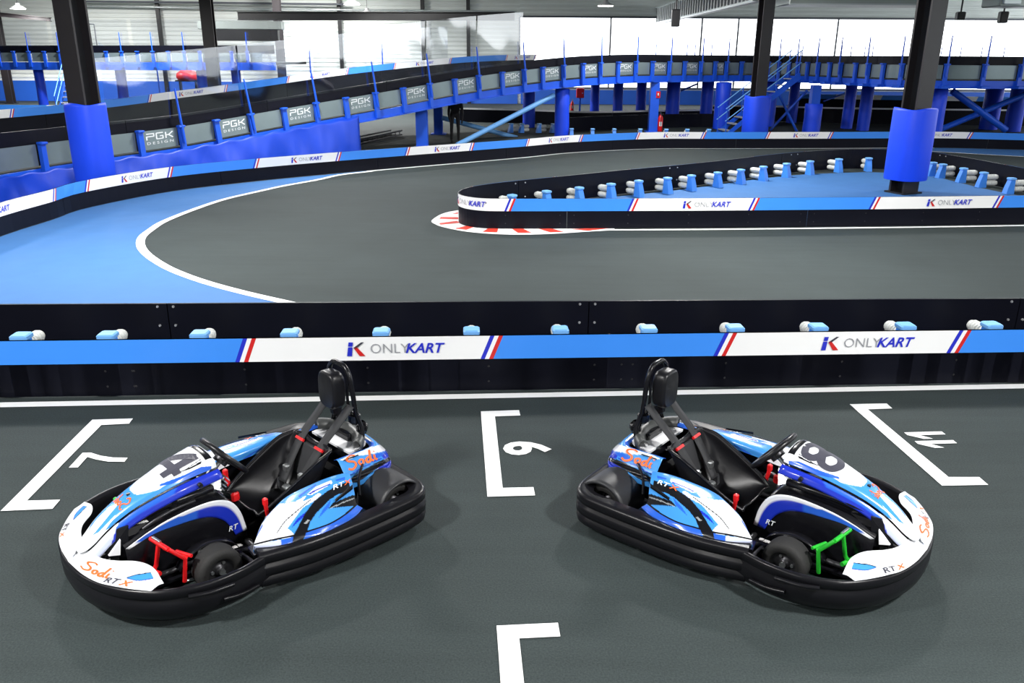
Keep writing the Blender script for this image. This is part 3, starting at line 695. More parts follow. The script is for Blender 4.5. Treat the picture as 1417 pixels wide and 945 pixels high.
# far edge: black boards with band, white deck line
FP = Path([NP.pt(s_flat*i/40, -WD) for i in range(41)], smooth=False)
t = 0
while t < FP.L: e = min(t+4, FP.L); part(wall_on(FP, t+.008, e-.008, .02, .74, .03), 'guard_board', 'board'); t = e
fc = [FP.at_px(x, .6) for x in (15, 205, 311, 397, 479, 545, 622, 700)]
fc2 = [0]+fc+[FP.L]; white = True
for a, b in zip(fc2, fc2[1:]):
    if b-a < .2: white = not white; continue
    bp_ = part(strip_on(FP, a+.05, b-.05, .52, .742, .006, .08), 'band_panel', 'band_white' if white else 'band_blue')
    mb = MB()
    for i, mt in enumerate(('stripe_blue','band_white','stripe_red')):
        q = strip_on(FP, b-.05+.033*i, b-.05+.033*(i+1), .52, .742, .007, .08); mb.add(q.v, q.f, mt)
    mb.build('band_stripes', None, bp_)
    if white and b-a > 1.5: onlykart(FP, (a+b)/2, bp_, .014, .63, .125, Vector((0,0,0)))
    white = not white
mb = MB(); A = []; B = []
for i in range(61): t = FP.L*i/60; A.append(FP.pt(t, .18, .012)); B.append(FP.pt(t, .28, .012))
mb.add(A+B, [(i, 61+i, 62+i, i+1) for i in range(60)]); part(mb, 'deck_line', 'line')
mb = MB(); A = []; B = []
for i in range(61): t = s_flat*i/60; A.append(NP.pt(t, -.3, .012)); B.append(NP.pt(t, -.4, .012))
mb.add(A+B, [(i, 61+i, 62+i, i+1) for i in range(60)]); part(mb, 'deck_line', 'line')
# far guard of the platform with poles
PF = Path([(9.0,45,2.13),(16,45,2.13),(24,45,2.13)], smooth=False)
for a in range(0, 15, 3): part(wall_on(PF, a+.01, min(PF.L, a+3)-.01, .0, .72, .03), 'guard_board', 'board')
for x in (742,757,786,800,840,908,951,962,985,1111,1132,1165,1178,1197,1208,1303,1330,1359,1390):
    q = py(x, 70, 44.7 if x > 900 else 40)
    if x <= 900: continue
    inst('pole', POLE, ramp, (q.x, 44.7, 2.13))
# clear plastic sheets standing on the near guard
sh = [NP.at_px(x, 1.2) for x in (140, 235, 335, 432, 512, 588, 657, 722)]
for k, (a, b) in enumerate(zip(sh, sh[1:])):
    rows = []
    for i in range(15):
        t = a+.03+(b-a-.06)*i/14; rows.append([NP.pt(t, .02+.010*math.sin(t*1.9+j*.7)+.004*math.sin(t*5+j)+.02*j, .70+.32*j) for j in range(6 if k > 2 else 5)])
    mb = MB(); mb.grid(rows); part(mb, 'clear_sheet', 'plexi')
sh = [FP.at_px(x, 1.2) for x in (120, 220, 330, 430, 530, 620)]
for k, (a, b) in enumerate(zip(sh, sh[1:])):
    rows = []
    for i in range(11):
        t = a+.03+(b-a-.06)*i/10; rows.append([FP.pt(t, .0+.010*math.sin(t*2.3+j*.7), .72+.3*j) for j in range(5)])
    mb = MB(); mb.grid(rows); part(mb, 'clear_sheet', 'plexi')
    inst('pole', POLE, ramp, FP.pt(a, -.06, .2))
# blue tarpaulin skirt below the ramp
s_t = NP.at_px(490, .2)
rows = []; n = 150; NZ = 12
for i in range(n+1):
    t = s_t*i/n; zt = NP.at(t).z-.05; r = []
    for j in range(NZ+1):
        k = j/NZ; fold = (.04*math.sin(t*2.3+k*1.9)+.03*math.sin(t*6.3-k*2.4)+.014*math.sin(t*15+k*3))*(k**.6)
        p = NP.pt(t, .20+.10*k+fold); r.append((p.x, p.y, zt*(1-k)+.02*k+.02*math.sin(t*9)*(1-k)))
    rows.append(r)
mb = MB(); mb.grid(rows); mb.build('tarpaulin', 'tarp', label='blue tarpaulin skirt hanging below the left part of the ramp', cat='tarpaulin', solid=.006)
# supports
def support(x, Y, kind, w, top, label, z0=0.0, padtop=None):
    q = py(x, 140, Y); r = empty('deck_support', (q.x, Y, 0), label=label, cat='post')
    if kind == 'steel':
        MB().box((0,0,top/2), (w, w, top)).build('post', 'steel_blue', r); MB().box((0,0,.015), (w+.25,w+.25,.03)).build('base_plate', 'steel_blue', r)
    else:
        MB().box((0,0,top/2), (w*.5, w*.5, top)).build('post', 'steel_blue', r)
        h = padtop or top-.02; nn = 20; rows = []
        for z, k in ((.02,1),(h*.3,1.02),(h*.6,.99),(h-.03,1.01),(h,.9)):
            rows.append([(w/2*k*math.cos(a)*(1+.03*math.sin(5*a+z*4)), w/2*k*math.sin(a)*(1+.03*math.sin(5*a+z*4)), z) for a in [2*math.pi*i/nn for i in range(nn+1)]])
        mb = MB(); mb.grid(rows); mb.build('pad', 'pad_blue', r)
    return r
support(583, 27.3, 'steel', .36, 1.22, 'square blue steel post under the ramp beside the tarpaulin end')
support(606, 32.3, 'steel', .32, 1.05, 'short blue steel post with base plate standing behind the front ramp post')
support(778, 31.4, 'pad', .52, 1.72, 'thick blue padded post under the ramp where the braces meet')
support(732, 35.6, 'pad', .50, 1.70, 'dark blue padded post behind the crossed braces')
support(855, 37.5, 'pad', .42, 1.99, 'blue padded post under the deck, first right of the thick one')
support(887, 38.5, 'pad', .44, 1.99, 'blue padded post under the deck, left of the extinguisher post')
support(905, 33.9, 'steel', .34, 1.86, 'square blue steel post with a red fire sign and extinguisher')
support(931, 37.5, 'pad', .58, 1.99, 'wide blue padded post just right of the extinguisher post')
support(823, 38.5, 'pad', .40, 1.86, 'dark blue padded post beside the red cabinet')
support(978, 37.6, 'pad', .52, 1.99, 'blue padded post left of the wrapped post at the stairs')
support(1000, 35.4, 'pad', .62, 1.86, 'crumpled blue wrapped post at the foot of the staircase')
support(1066, 36.9, 'pad', .50, 1.86, 'crumpled blue wrapped post behind the staircase')
support(1127, 31.8, 'pad', .62, 1.86, 'blue post with padded lower half right of the staircase', padtop=1.22)
support(1098, 39.0, 'pad', .45, 1.99, 'small blue padded post far under the deck right of the staircase')
support(1176, 36.0, 'pad', .46, 1.99, 'dark blue padded post, left one of the pair under the right deck')
support(1199, 35.0, 'pad', .48, 1.99, 'dark blue padded post, right one of the pair under the right deck')
support(1300, 29.6, 'pad', .46, 1.86, 'dark blue padded post just right of the tall hairpin column')
support(1374, 36.0, 'pad', .70, 1.99, 'dark blue padded post under the right deck, left of the last')
support(1408, 35.0, 'pad', .62, 1.99, 'dark blue padded post under the deck at the right edge')
def brace(a, b, r, label): MB().cyl(a, b, r, n=12).build('brace', 'cap_blue' if label.startswith('light') else 'steel_blue', label=label, cat='brace')
brace(py(612,163,31.7), py(716,191,31.5), .085, 'light blue tube brace falling from the ramp post to the right')
brace(py(632,201,28.0), py(766,132,30.9), .085, 'light blue tube brace rising to the thick padded post')
brace(py(1072,118,34.6), py(1104,185,34.6), .05, 'thin blue brace falling left of the half padded post')
brace(py(1066,180,34.9), py(1117,125,34.7), .05, 'thin blue brace rising left of the half padded post')
brace(py(1318,126,30.2), py(1392,180,30.2), .11, 'dark blue brace falling under the right deck')
brace(py(1304,178,30.6), py(1425,128,30.8), .10, 'dark blue brace rising under the right deck')
brace(py(925,133,38.5), py(965,116,39.5), .04, 'thin blue brace behind the extinguisher post')
brace(py(1140,140,37), py(1175,127,38), .03, 'thin blue brace in the shade under the right deck')
# lower track under the deck
def low_barrier(pts, h, label, stripe=None, band=False):
    P = Path([Vector((p[0], p[1], 0)) for p in pts], 6); o = empty('inner_barrier', tuple(P.pt(0)), label=label, cat='barrier'); O = Vector(o.location)
    t = 0
    while t < P.L-.05:
        e = min(t+3.5, P.L); mb = wall_on(P, t+.008, e-.008, .01, h, .03); mb.v = [tuple(Vector(v)-O) for v in mb.v]; mb.build('board', 'board', o); t = e
    if stripe:
        mb = strip_on(P, 0, P.L, h-.07, h, .006); mb.v = [tuple(Vector(v)-O) for v in mb.v]; mb.build('stripe', stripe, o)
    if band:
        t = 0; w_ = False
        while t < P.L-.3:
            e = min(t+2.1, P.L); mb = strip_on(P, t, e, h-.21, h, .006, .08); mb.v = [tuple(Vector(v)-O) for v in mb.v]; mb.build('band_panel', 'band_white' if w_ else 'band_blue', o); t = e; w_ = not w_
    return P
low_barrier([(-2.4,38.5),(0.5,37.6),(2.6,36.6),(4.0,36.6),(5.6,37.4),(9.5,38.8)], .62, 'dark curved barrier under the raised deck behind the thick padded post', stripe='band_white')
low_barrier([(2.2,33.6),(4.6,35.2),(7.4,36.3),(8.6,36.4)], .55, 'dark barrier with small blue posts under the deck left of the stairs')
low_barrier([(9.3,40.5),(12,40.0),(15,39.0),(19,38.5),(24,38)], .70, 'dark barrier with a pale stripe under the right deck', stripe='band_white')
low_barrier([(13.6,43.0),(17,42.0),(24,40.4)], 1.12, 'far barrier with sponsor band under the right deck', band=True)
for i, (x, y) in enumerate([(707,178),(722,177),(746,176),(765,176),(791,183),(820,182),(850,182),(886,182),(922,182),(951,182),(981,182)]):
    Y = (33.2 if i < 4 else 31.0); q = py(x, y, Y)
    impact_post((q.x, Y, 0), math.radians(30 if i < 4 else 90), '%s small blue damper post from the left under the deck' % ORD[i], 'damper posts under the deck')
# staircase to the deck
def stairs(a, b, w, n, label, side):
    a, b = Vector(a), Vector(b); run = Vector((b.x-a.x, b.y-a.y, 0)); d = run.normalized(); nn = Vector((-d.y, d.x, 0)); H_ = b.z-a.z
    r = empty('staircase', tuple(a), label=label, cat='stairs')
    for s in (-1, 1):
        o_ = nn*(w/2*s)
        MB().slab([o_+Vector((0,0,0)), o_+d*.22, o_+run+Vector((0,0,H_-.1)), o_+run+Vector((0,0,H_+.12)), o_+run-d*.1+Vector((0,0,H_+.12))], nn*.03*s).build('stringer', 'steel_blue', r)
        for zz in (.5, .95):
            MB().tube([o_+Vector((0,0,zz)), o_+run*.5+Vector((0,0,H_/2+zz)), o_+run+Vector((0,0,H_+zz))], .02, 8).build('handrail', 'cap_blue', r)
        for k in (.02, .35, .68, .98):
            p = o_+run*k+Vector((0,0,H_*k)); MB().cyl(p, p+Vector((0,0,.97)), .02, n=8).build('baluster', 'steel_blue', r)
    M = Matrix.Rotation(math.atan2(d.y, d.x), 3, 'Z')
    for i in range(n):
        k = (i+.6)/n; MB().box(run*k+Vector((0,0,H_*k)), (.24, w-.06, .035), M=M).build('step', 'tread', r)
    return r
sa = py(1003, 186, 32.2); stairs((8.0, 33.3, 0), (10.75, 33.6, 2.13), .95, 9, 'blue steel staircase climbing right to the raised deck beside the black column', 1)
# second raised track at the back left with its own stairs
D2 = Path([(-27,43.5,2.36),(-19,43.0,2.4),(-11.5,42.5,2.44)], smooth=False)
dk = empty('rear_raised_track', (0,0,0), label='second raised track with grey panels in front of the left back wall', cat='ramp')
rows = [[D2.pt(t,0,0), D2.pt(t,-5,0), D2.pt(t,-5,-.12), D2.pt(t,0,-.12), D2.pt(t,0,0)] for t in (0, D2.L/2, D2.L)]
mb = MB(); mb.grid(rows, smooth=False); mb.build('deck', 'asphalt', dk)
wall_on(D2, 0, D2.L, -.36, .0, .14, off=.05).build('edge_beam', 'steel_blue', dk)
wall_on(D2, 0, D2.L, .40, .78, .03, off=-.02).build('guard_board', 'board', dk)
t = .2; k = 0
while t < D2.L-.7:
    inst('bracket', BRK, dk, D2.pt(t, .1), (0,0,-.06))
    if k % 2 == 0: inst('pole', POLE, dk, D2.pt(t, .12, .1), (0,0,0))
    wall_on(D2, t+.1, t+.68, .03, .44, .02, off=.04, step=2).build('side_panel', 'panel_grey', dk); t += .78; k += 1
for x, w in ((60,.45),(118,.5),(172,.5),(283,.5),(330,.45)):
    support(x, 44.0, 'pad', w, 2.1, 'blue padded post under the rear raised track, %s from the left' % {60:'first',118:'second',172:'third',283:'fourth',330:'fifth'}[x])
for k in range(4):
    a = k*4.0+.6; rows = [[D2.pt(a+3.8*i/8, .0+.012*math.sin(i*.9+j*.6), .75+.3*j) for j in range(5)] for i in range(9)]
    mb = MB(); mb.grid(rows); mb.build('clear_sheet', 'plexi', dk)
stairs((-20.4, 39.6, 0), (-20.9, 42.6, 2.4), .95, 10, 'blue steel staircase at the far left climbing to the rear raised track', 1)
gz = empty('gate_frame', (-20.9, 43.4, 2.4), label='thin dark square frame at the top of the far left staircase', cat='frame')
for s in (-1, 1): MB().cyl((.5*s,0,0), (.5*s,0,1.75), .025, n=8).build('upright', 'mullion', gz)
MB().cyl((-.5,0,1.75), (.5,0,1.75), .025, n=8).build('top_bar', 'mullion', gz)
low_barrier([(-30,36.5),(-21,36.2),(-15,35.8)], .75, 'barrier with sponsor band at the far left below the stairs', band=True)
# things under and around the ramp
def extinguisher(p, label, s=1.0):
    r = empty('fire_extinguisher', p, label=label, cat='extinguisher')
    MB().lathe([(0,0),(.075*s,0),(.085*s,.02*s),(.085*s,.42*s),(.06*s,.5*s),(.03*s,.53*s),(.03*s,.56*s),(0,.56*s)], (0,0,0), n=16).build('cylinder', 'red', r)
    MB().bbox((0,.0,.6*s), (.05*s,.14*s,.06*s), .01).build('valve', 'col_black', r)
    MB().tube([(0,-.06*s,.6*s),(.0,-.13*s,.5*s),(0,-.12*s,.2*s)], .012*s, 6).build('hose', 'col_black', r)
    MB().box((0,-.085*s,.25*s), (.09*s,.006,.14*s)).build('label_plate', 'pgk', r)
q = py(913, 180, 33.55); extinguisher((q.x, 33.55, .05), 'red fire extinguisher standing by the blue steel post under the deck', 1.15)
q = py(913, 126, 33.7); o = empty('fire_sign', (q.x-.05, 33.7, 1.42), label='small red fire sign on the blue steel post', cat='sign'); MB().box((0,0,0), (.16,.012,.24)).build('plate', 'red', o); MB().lathe([(0,-.05),(.03,-.05),(.03,.04),(.012,.06),(0,.06)], (0,-.01,0), n=8).build('symbol', 'pgk', o)
q = py(803, 126, 41); o = empty('hose_cabinet', (q.x, 41, .95), label='red hose cabinet under the deck beside a dark padded post', cat='cabinet'); MB().bbox((0,0,.22), (.36,.2,.44), .02).build('box', 'red', o); MB().cyl((.1,-.11,.22), (.1,-.13,.22), .03, n=10).build('handle', 'steel', o); MB().box((0,.02,-.48), (.08,.08,.96)).build('stand', 'steel_blue', o)
q = py(792, 141, 40.4); extinguisher((q.x, 40.4, .35), 'red fire extinguisher hanging left of the red hose cabinet', .9)
o = [x for x in bpy.data.objects if x.name.startswith('fire_extinguisher')][-1]; MB().box((0,.12,.0), (.08,.06,.7)).build('stand', 'steel_blue', o)
# flat ladder frame on the floor
a, b = pz(492, 203), pz(556, 188.5); lad = empty('ladder', tuple(a), label='dark metal ladder lying on the floor beyond the tarpaulin', cat='ladder'); v = b-a; d = v.normalized(); nn = Vector((-d.y, d.x, 0))
for s in (0, .42):
    for z in (.06, .2): MB().cyl(nn*s+Vector((0,0,z)), v+nn*s+Vector((0,0,z)), .03, n=8).build('rail', 'dark_metal', lad)
for i in range(10): p = v*(i+.5)/10; MB().cyl(p+Vector((0,0,.06)), p+nn*.42+Vector((0,0,.06)), .018, n=6).build('rung', 'dark_metal', lad); MB().cyl(p+Vector((0,0,.06)), p+Vector((0,0,.2)), .015, n=6).build('strut', 'dark_metal', lad)
# small red machine and its trolley far behind at the left
q = py(259, 101, 49.8); o = empty('kart_trolley', (q.x, 49.8, .0), label='dark red covered machine far behind the ramp at the left', cat='machine')
MB().lathe([(0,0),(.5,.02),(.62,.2),(.58,.42),(.35,.58),(0,.62)], (0,0,1.35), n=18).build('cover', 'red', o)
for s in (-.45, .45): MB().box((s,0,.72), (.07,.3,1.44)).build('leg', 'dark_metal', o)
MB().box((0,0,1.36), (1.3,.5,.08)).build('tray', 'dark_metal', o)
# person standing under the ramp, dark clothes
def person(loc, rz, hgt, label):
    root = empty('person', loc, rz, label=label, cat='person')
    J = {'pel':(0,.04,.92,.15),'wai':(0,-.04,1.06,.135),'che':(0,-.20,1.20,.16),'nek':(0,-.32,1.29,.06),'hed':(0,-.40,1.33,.085),'top':(0,-.47,1.41,.085),
         'hl':(.10,0,.90,.10),'kl':(.11,-.01,.50,.068),'al':(.115,.0,.10,.048),'tl':(.13,-.15,.04,.038),'hr':(-.10,0,.90,.10),'kr':(-.115,.0,.50,.068),'ar':(-.13,.02,.10,.048),'tr':(-.15,-.13,.04,.038),
         'sl':(.20,-.24,1.25,.07),'el':(.24,-.27,.97,.05),'wl':(.20,-.36,.74,.036),'fl':(.18,-.39,.65,.03),'sr':(-.20,-.24,1.25,.07),'er':(-.24,-.27,.97,.05),'wr':(-.20,-.36,.74,.036),'fr':(-.18,-.39,.65,.03)}
    E = [('pel','wai'),('wai','che'),('che','nek'),('nek','hed'),('hed','top'),('pel','hl'),('hl','kl'),('kl','al'),('al','tl'),('pel','hr'),('hr','kr'),('kr','ar'),('ar','tr'),('che','sl'),('sl','el'),('el','wl'),('wl','fl'),('che','sr'),('sr','er'),('er','wr'),('wr','fr')]
    ks = list(J); me = bpy.data.meshes.new('body'); k_ = hgt/1.77
    me.from_pydata([tuple(c*k_ for c in J[k][:3]) for k in ks], [(ks.index(a), ks.index(b)) for a, b in E], [])
    o = bpy.data.objects.new('body', me); COL.objects.link(o); o.parent = root
    md = o.modifiers.new('skin', 'SKIN'); sv = me.skin_vertices[0].data if me.skin_vertices else None
    if sv is None:
        bpy.context.view_layer.objects.active = o
    for i, k in enumerate(ks):
        if me.skin_vertices: me.skin_vertices[0].data[i].radius = (J[k][3]*k_, J[k][3]*k_*.85); me.skin_vertices[0].data[i].use_root = (k == 'pel')
    o.modifiers.new('smooth', 'SUBSURF').render_levels = 2
    me.materials.append(MAT['cloth_black'])
    MB().lathe([(0,.13),(.06,.115),(.095,.06),(.1,0),(.095,-.06),(.05,-.1),(0,-.1)], (0,-.43,1.40), n=16).build('hair', 'hair', root)
    for s in (-1, 1): MB().bbox((.125*s,-.06,.045), (.10,.27,.09), .03).build('shoe', 'col_black', root)
    return root
q = pz(630, 197.5); person((q.x, q.y, 0), math.radians(10), 1.76, 'person in black clothes stooping under the ramp, only the legs clearly seen')
# ------------------------------------------------------------------ karts: x forward from the rear axle, y left, z up
WHT, LBL, MBL, RBL, BLK, LAV, GRY = (.80,.82,.86), (.05,.27,.70), (.022,.115,.60), (.012,.032,.46), (.006,.006,.008), (.55,.60,.80), (.30,.32,.34)
def interp_rows(A, n): return catmull([Vector(a) for a in A], n)
def loft(stations, nu, nv):
    """stations: rows of control points (same count); smooth in both directions"""
    rows = [catmull([Vector(p) for p in st], nv) for st in stations]
    cols = [catmull([r[j] for r in rows], nu) for j in range(len(rows[0]))]
    return [[cols[j][i] for j in range(len(cols))] for i in range(len(cols[0]))]
def surface(name, G, colf, parent, solid=.004, mirror=False, mat='livery'):
    nr, nc = len(G), len(G[0]); mb = MB()
    if mirror: G = [[Vector((p.x, -p.y, p.z)) for p in r] for r in G]
    mb.grid(G); mb.cols = [colf(i/(nr-1), j/(nc-1), G[i][j]) for i in range(nr) for j in range(nc)]
    if mirror: mb.f = [f[::-1] for f in mb.f]
    return mb.build(name, mat, parent, solid=solid)
def pip(x, y, poly):
    c = False; n = len(poly)
    for i in range(n):
        (x0, y0), (x1, y1) = poly[i], poly[i-1]
        if (y0 > y) != (y1 > y) and x < (x1-x0)*(y-y0)/(y1-y0)+x0: c = not c
    return c
def curve_band(u, v, pts, w):
    """distance of (u,v) from a polyline is below w"""
    for (a, b), (c, d) in zip(pts, pts[1:]):
        dx, dy = c-a, d-b; L = dx*dx+dy*dy; t = max(0, min(1, ((u-a)*dx+(v-b)*dy)/L)); e = math.hypot(u-a-dx*t, v-b-dy*t)
        if e < w: return True
    return False
def ring_sweep(path_pts, prof, closed=False):
    """path in plan (outer edge), profile of (inset, z); inset to the left of travel"""
    P = [Vector((p[0], p[1], 0)) for p in path_pts]; n = len(P); rows = []
    for i in range(n):
        d = P[min(i+1, n-1)]-P[max(i-1, 0)]; d.normalize(); nn = Vector((-d.y, d.x, 0))
        rows.append([P[i]+nn*a+Vector((0,0,z)) for a, z in prof]+[P[i]+nn*prof[0][0]+Vector((0,0,prof[0][1]))])
    return rows
def decal(verts_faces, fn, name, mat, parent):
    vs, fs = verts_faces; mb = MB(); mb.add([fn(v.x, v.y) if hasattr(v, 'x') else fn(v[0], v[1]) for v in vs], fs); return mb.build(name, mat, parent)
KL_POS, KL_ROT = (-1.095,5.038), math.radians(224.5)
_kc, _ks = math.cos(KL_ROT), math.sin(KL_ROT)
def kart_px(p):
    x, y = p.x, abs(p.y); return proj((KL_POS[0]+x*_kc-y*_ks, KL_POS[1]+x*_ks+y*_kc, p.z))
def painter(x0, y0, sc, base, layers):
    """paint scheme drawn as polygons / lines, the same on both sides of the kart"""
    def bb(q): return (min(a for a, b in q), max(a for a, b in q), min(b for a, b in q), max(b for a, b in q))
    L = []
    for it in layers:
        col, pts = it[0], it[1]; w = it[2] if len(it) > 2 else None
        q = [(v.x, v.y) for v in catmull([Vector((a, b, 0)) for a, b in pts], 4)] if w else pts
        m_ = w or 0; e = bb(q); L.append((col, q, w, (e[0]-m_, e[1]+m_, e[2]-m_, e[3]+m_)))
    L.reverse()
    def f(u, v, p):
        X, Y = kart_px(p); X = (X-x0)*sc; Y = (Y-y0)*sc
        for col, q, w, e in L:
            if e[0] <= X <= e[1] and e[2] <= Y <= e[3] and (curve_band(X, Y, q, w) if w else pip(X, Y, q)): return col
        return base
    return f
def sampler(G, mirror, lift=.004):
    """point on a lofted grid at (u,v) in 0..1 with a small lift along its normal"""
    nr, nc = len(G), len(G[0])
    def P(u, v):
        u = max(0, min(.9999, u))*(nr-1); v = max(0, min(.9999, v))*(nc-1); i, j = int(u), int(v); a, b = u-i, v-j
        return (G[i][j]*(1-a)+G[i+1][j]*a)*(1-b)+(G[i][j+1]*(1-a)+G[i+1][j+1]*a)*b
    def f(u, v):
        p = P(u, v); n = (P(u+.02, v)-P(u-.02, v)).cross(P(u, v+.02)-P(u, v-.02)); n = n.normalized() if n.length > 1e-12 else Vector((0,0,1))
        if n.z < 0: n = -n
        p = p+n*lift
        return Vector((p.x, -p.y, p.z)) if mirror else p
    return f
def kart(loc, rz, number, label, far_label=None):
    K = empty('go_kart', (*loc, 0), rz, label=label, cat='kart')
    # --- chassis
    mb = MB(); mb.prism([(-.08,.28),(.85,.34),(1.2,.26),(1.52,.24),(1.52,-.24),(1.2,-.26),(.85,-.34),(-.08,-.28)], .045, .06); mb.build('floor_tray', 'black_gloss', K)
    mb = MB()
    for s in (-1, 1):
        mb.tube(catmull([(-.12,.26*s,.11),(.4,.30*s,.08),(.85,.30*s,.08),(1.15,.22*s,.09),(1.5,.20*s,.09),(1.6,.14*s,.09)], 6), .016, 10)
        mb.tube([(.95,.30*s,.09),(.97,.60*s,.14)], .014, 8); mb.tube([(.25,.30*s,.10),(.25,.66*s,.14)], .014, 8)
    mb.tube([(1.6,-.14,.09),(1.6,.14,.09)], .016, 8); mb.tube([(-.12,-.26,.11),(-.12,.26,.11)], .016, 8); mb.tube([(.85,-.3,.08),(.85,.3,.08)], .016, 8)
    mb.build('frame', 'dark_metal', K)
    MB().cyl((0,-.58,.14), (0,.58,.14), .02, n=12).build('rear_axle', 'steel', K)
    MB().bbox((.02,0,.20), (.36,.50,.20), .03).build('motor_cover', 'black_gloss', K)
    # --- wheels
    def wheel(x, y, r, w, s):
        o = MB(); h = w/2
        o.lathe([(r*.55,-h*.8),(r*.62,-h),(r*.86,-h),(r*.97,-h*.8),(r,-h*.5),(r,h*.5),(r*.97,h*.8),(r*.86,h),(r*.62,h),(r*.55,h*.8)], (x,y,r), 'y', 36)
        for k in (-.3, 0, .3): o.lathe([(r*1.001,h*k-.004),(r*.985,h*k),(r*1.001,h*k+.004)], (x,y,r), 'y', 36)
        t = o.build('wheel', 'tyre', K)
        o = MB(); o.lathe([(r*.57,h*.8*s),(r*.5,h*.55*s),(r*.25,h*.45*s),(r*.22,h*.75*s),(0,h*.8*s)], (x,y,r), 'y', 28); o.build('rim', 'dark_metal', t)
        o = MB(); o.cyl((x,y+h*.75*s,r), (x,y+h*1.0*s,r), .018, n=8)
        for k in range(3): a = k*2.094; o.cyl((x+r*.35*math.cos(a), y+h*.48*s, r+r*.35*math.sin(a)), (x+r*.35*math.cos(a), y+h*.62*s, r+r*.35*math.sin(a)), .010, n=6)
        o.build('hub_nut', 'steel', t)
    for s in (-1, 1): wheel(1.13, .41*s, .128, .13, s); wheel(0, .46*s, .14, .20, s)
    for s in (-1, 1):
        MB().tube([(1.13,.20*s,.13),(1.13,.36*s,.128)], .016, 8).build('stub_axle', 'steel', K)
        MB().tube([(1.02,.03*s,.16),(1.05,.33*s,.14)], .009, 8).build('tie_rod', 'steel', K)
        # rear wheel arch
        rows = []
        for i in range(25):
            a = math.radians(-12+190*i/24); rows.append([Vector((.0+.172*math.cos(a)*k, y*s, .135+.172*math.sin(a)*k)) for y, k in ((.34,.93),(.345,.99),(.37,1.0),(.57,1.0),(.595,.985),(.60,.93),(.585,.92))])
        mb = MB(); mb.grid(rows); mb.build('wheel_arch', 'grey_plastic', K, solid=.004)
        mb = MB(); mb.add([(.172*math.cos(a)*.95, .35*s, .135+.172*math.sin(a)*.95) for a in [math.radians(-12+204*i/20) for i in range(21)]], [list(range(21))]); mb.build('arch_side', 'grey_plastic', K)
    # --- bumpers
    fr = [(.93,.66),(1.0,.672),(1.12,.695),(1.27,.69),(1.40,.65),(1.52,.58),(1.63,.455),(1.70,.32),(1.745,.16),(1.76,0)]
    fr = fr+[(x, -y) for x, y in fr[-2::-1]]; frc = [p for p in catmull([Vector((x, y, 0)) for x, y in fr], 5)]; frc = frc[::-1]
    prof_f = [(.04,.232),(.022,.247),(.008,.247),(0,.236),(0,.205),(.010,.193),(.010,.185),(0,.172),(.002,.12),(.016,.075),(.05,.04),(.09,.04),(.085,.10),(.05,.2)]
    mb = MB(); R_ = ring_sweep(frc, prof_f); mb.grid(R_); mb.add(R_[0][:-1], [list(range(len(prof_f)))]); mb.add(R_[-1][:-1], [list(range(len(prof_f)-1,-1,-1))])
    fb_ = mb.build('front_bumper', 'bumper', K)
    rr = [(1.0,.66),(.86,.70),(.70,.735),(.5,.75),(.3,.752),(.1,.748),(-.03,.735),(-.11,.69),(-.155,.60),(-.17,.45),(-.178,.2),(-.18,0)]
    rr = rr+[(x, -y) for x, y in rr[-2::-1]]; rrc = catmull([Vector((x, y, 0)) for x, y in rr], 5)
    prof_r = [(.105,.25),(.03,.262),(.010,.258),(0,.242),(0,.205),(.016,.196),(.016,.186),(0,.176),(0,.128),(.016,.119),(.016,.108),(.002,.098),(.008,.06),(.035,.038),(.09,.045),(.105,.10)]
    mb = MB(); R_ = ring_sweep(rrc, prof_r); mb.grid(R_); mb.add(R_[0][:-1], [list(range(len(prof_r)))]); mb.add(R_[-1][:-1], [list(range(len(prof_r)-1,-1,-1))])
    sb_ = mb.build('side_rear_bumper', 'bumper', K)
    for s in (-1, 1):                                     # vertical joint plates where ribs stop
        for x0, x1 in ((.50,.62), (.06,.0)):
            pass
        # shelf between side bumper and body
        mb = MB(); mb.slab([(1.0,.60*s,.236),(.86,.64*s,.24),(.5,.68*s,.245),(.30,.67*s,.245),(.25,.40*s,.20),(.6,.36*s,.20),(.95,.42*s,.18)], (0,0,-.02)); mb.build('pod_floor', 'black_gloss', K)
        # guide strap on the front bumper wheel section
        MB().tube(catmull([(1.40,.665*s,.205),(1.30,.702*s,.20),(1.18,.712*s,.195)], 4), .012, 8).build('bumper_rib', 'bumper', fb_)
        MB().tube(catmull([(1.24,.706*s,.13),(1.14,.708*s,.115),(1.04,.692*s,.11)], 4), .012, 8).build('bumper_rib', 'bumper', fb_)
        # inner guard around front wheel
        rows = []
        for i in range(13):
            a = math.radians(20+140*i/12); rows.append([Vector((1.13+.185*math.cos(a), y*s, .09+.15*math.sin(a))) for y in (.27,.31,.335)])
        mb = MB(); mb.grid(rows); mb.build('wheel_guard', 'black_gloss', K, solid=.004)
    # --- front wings (white)
    wing = [[(1.538,.556,.252),(1.50,.555,.266),(1.475,.565,.272)],[(1.60,.475,.252),(1.53,.455,.282),(1.472,.44,.300)],[(1.66,.38,.252),(1.58,.35,.284),(1.51,.335,.305)],
            [(1.705,.29,.252),(1.645,.265,.282),(1.59,.24,.302)],[(1.735,.16,.252),(1.68,.15,.275),(1.63,.14,.29)],[(1.748,.0,.252),(1.70,.0,.27),(1.65,.0,.28)]]
    GW = loft(wing, 24, 22)
    wcol = painter(80, 690, 6.75, WHT, [(LBL, [(645,742),(720,715),(870,690),(895,742),(800,765),(700,757)]), (BLK, [(640,740),(720,713),(870,688)], 4), (RBL, [(650,745),(760,765),(890,745)], 4)])
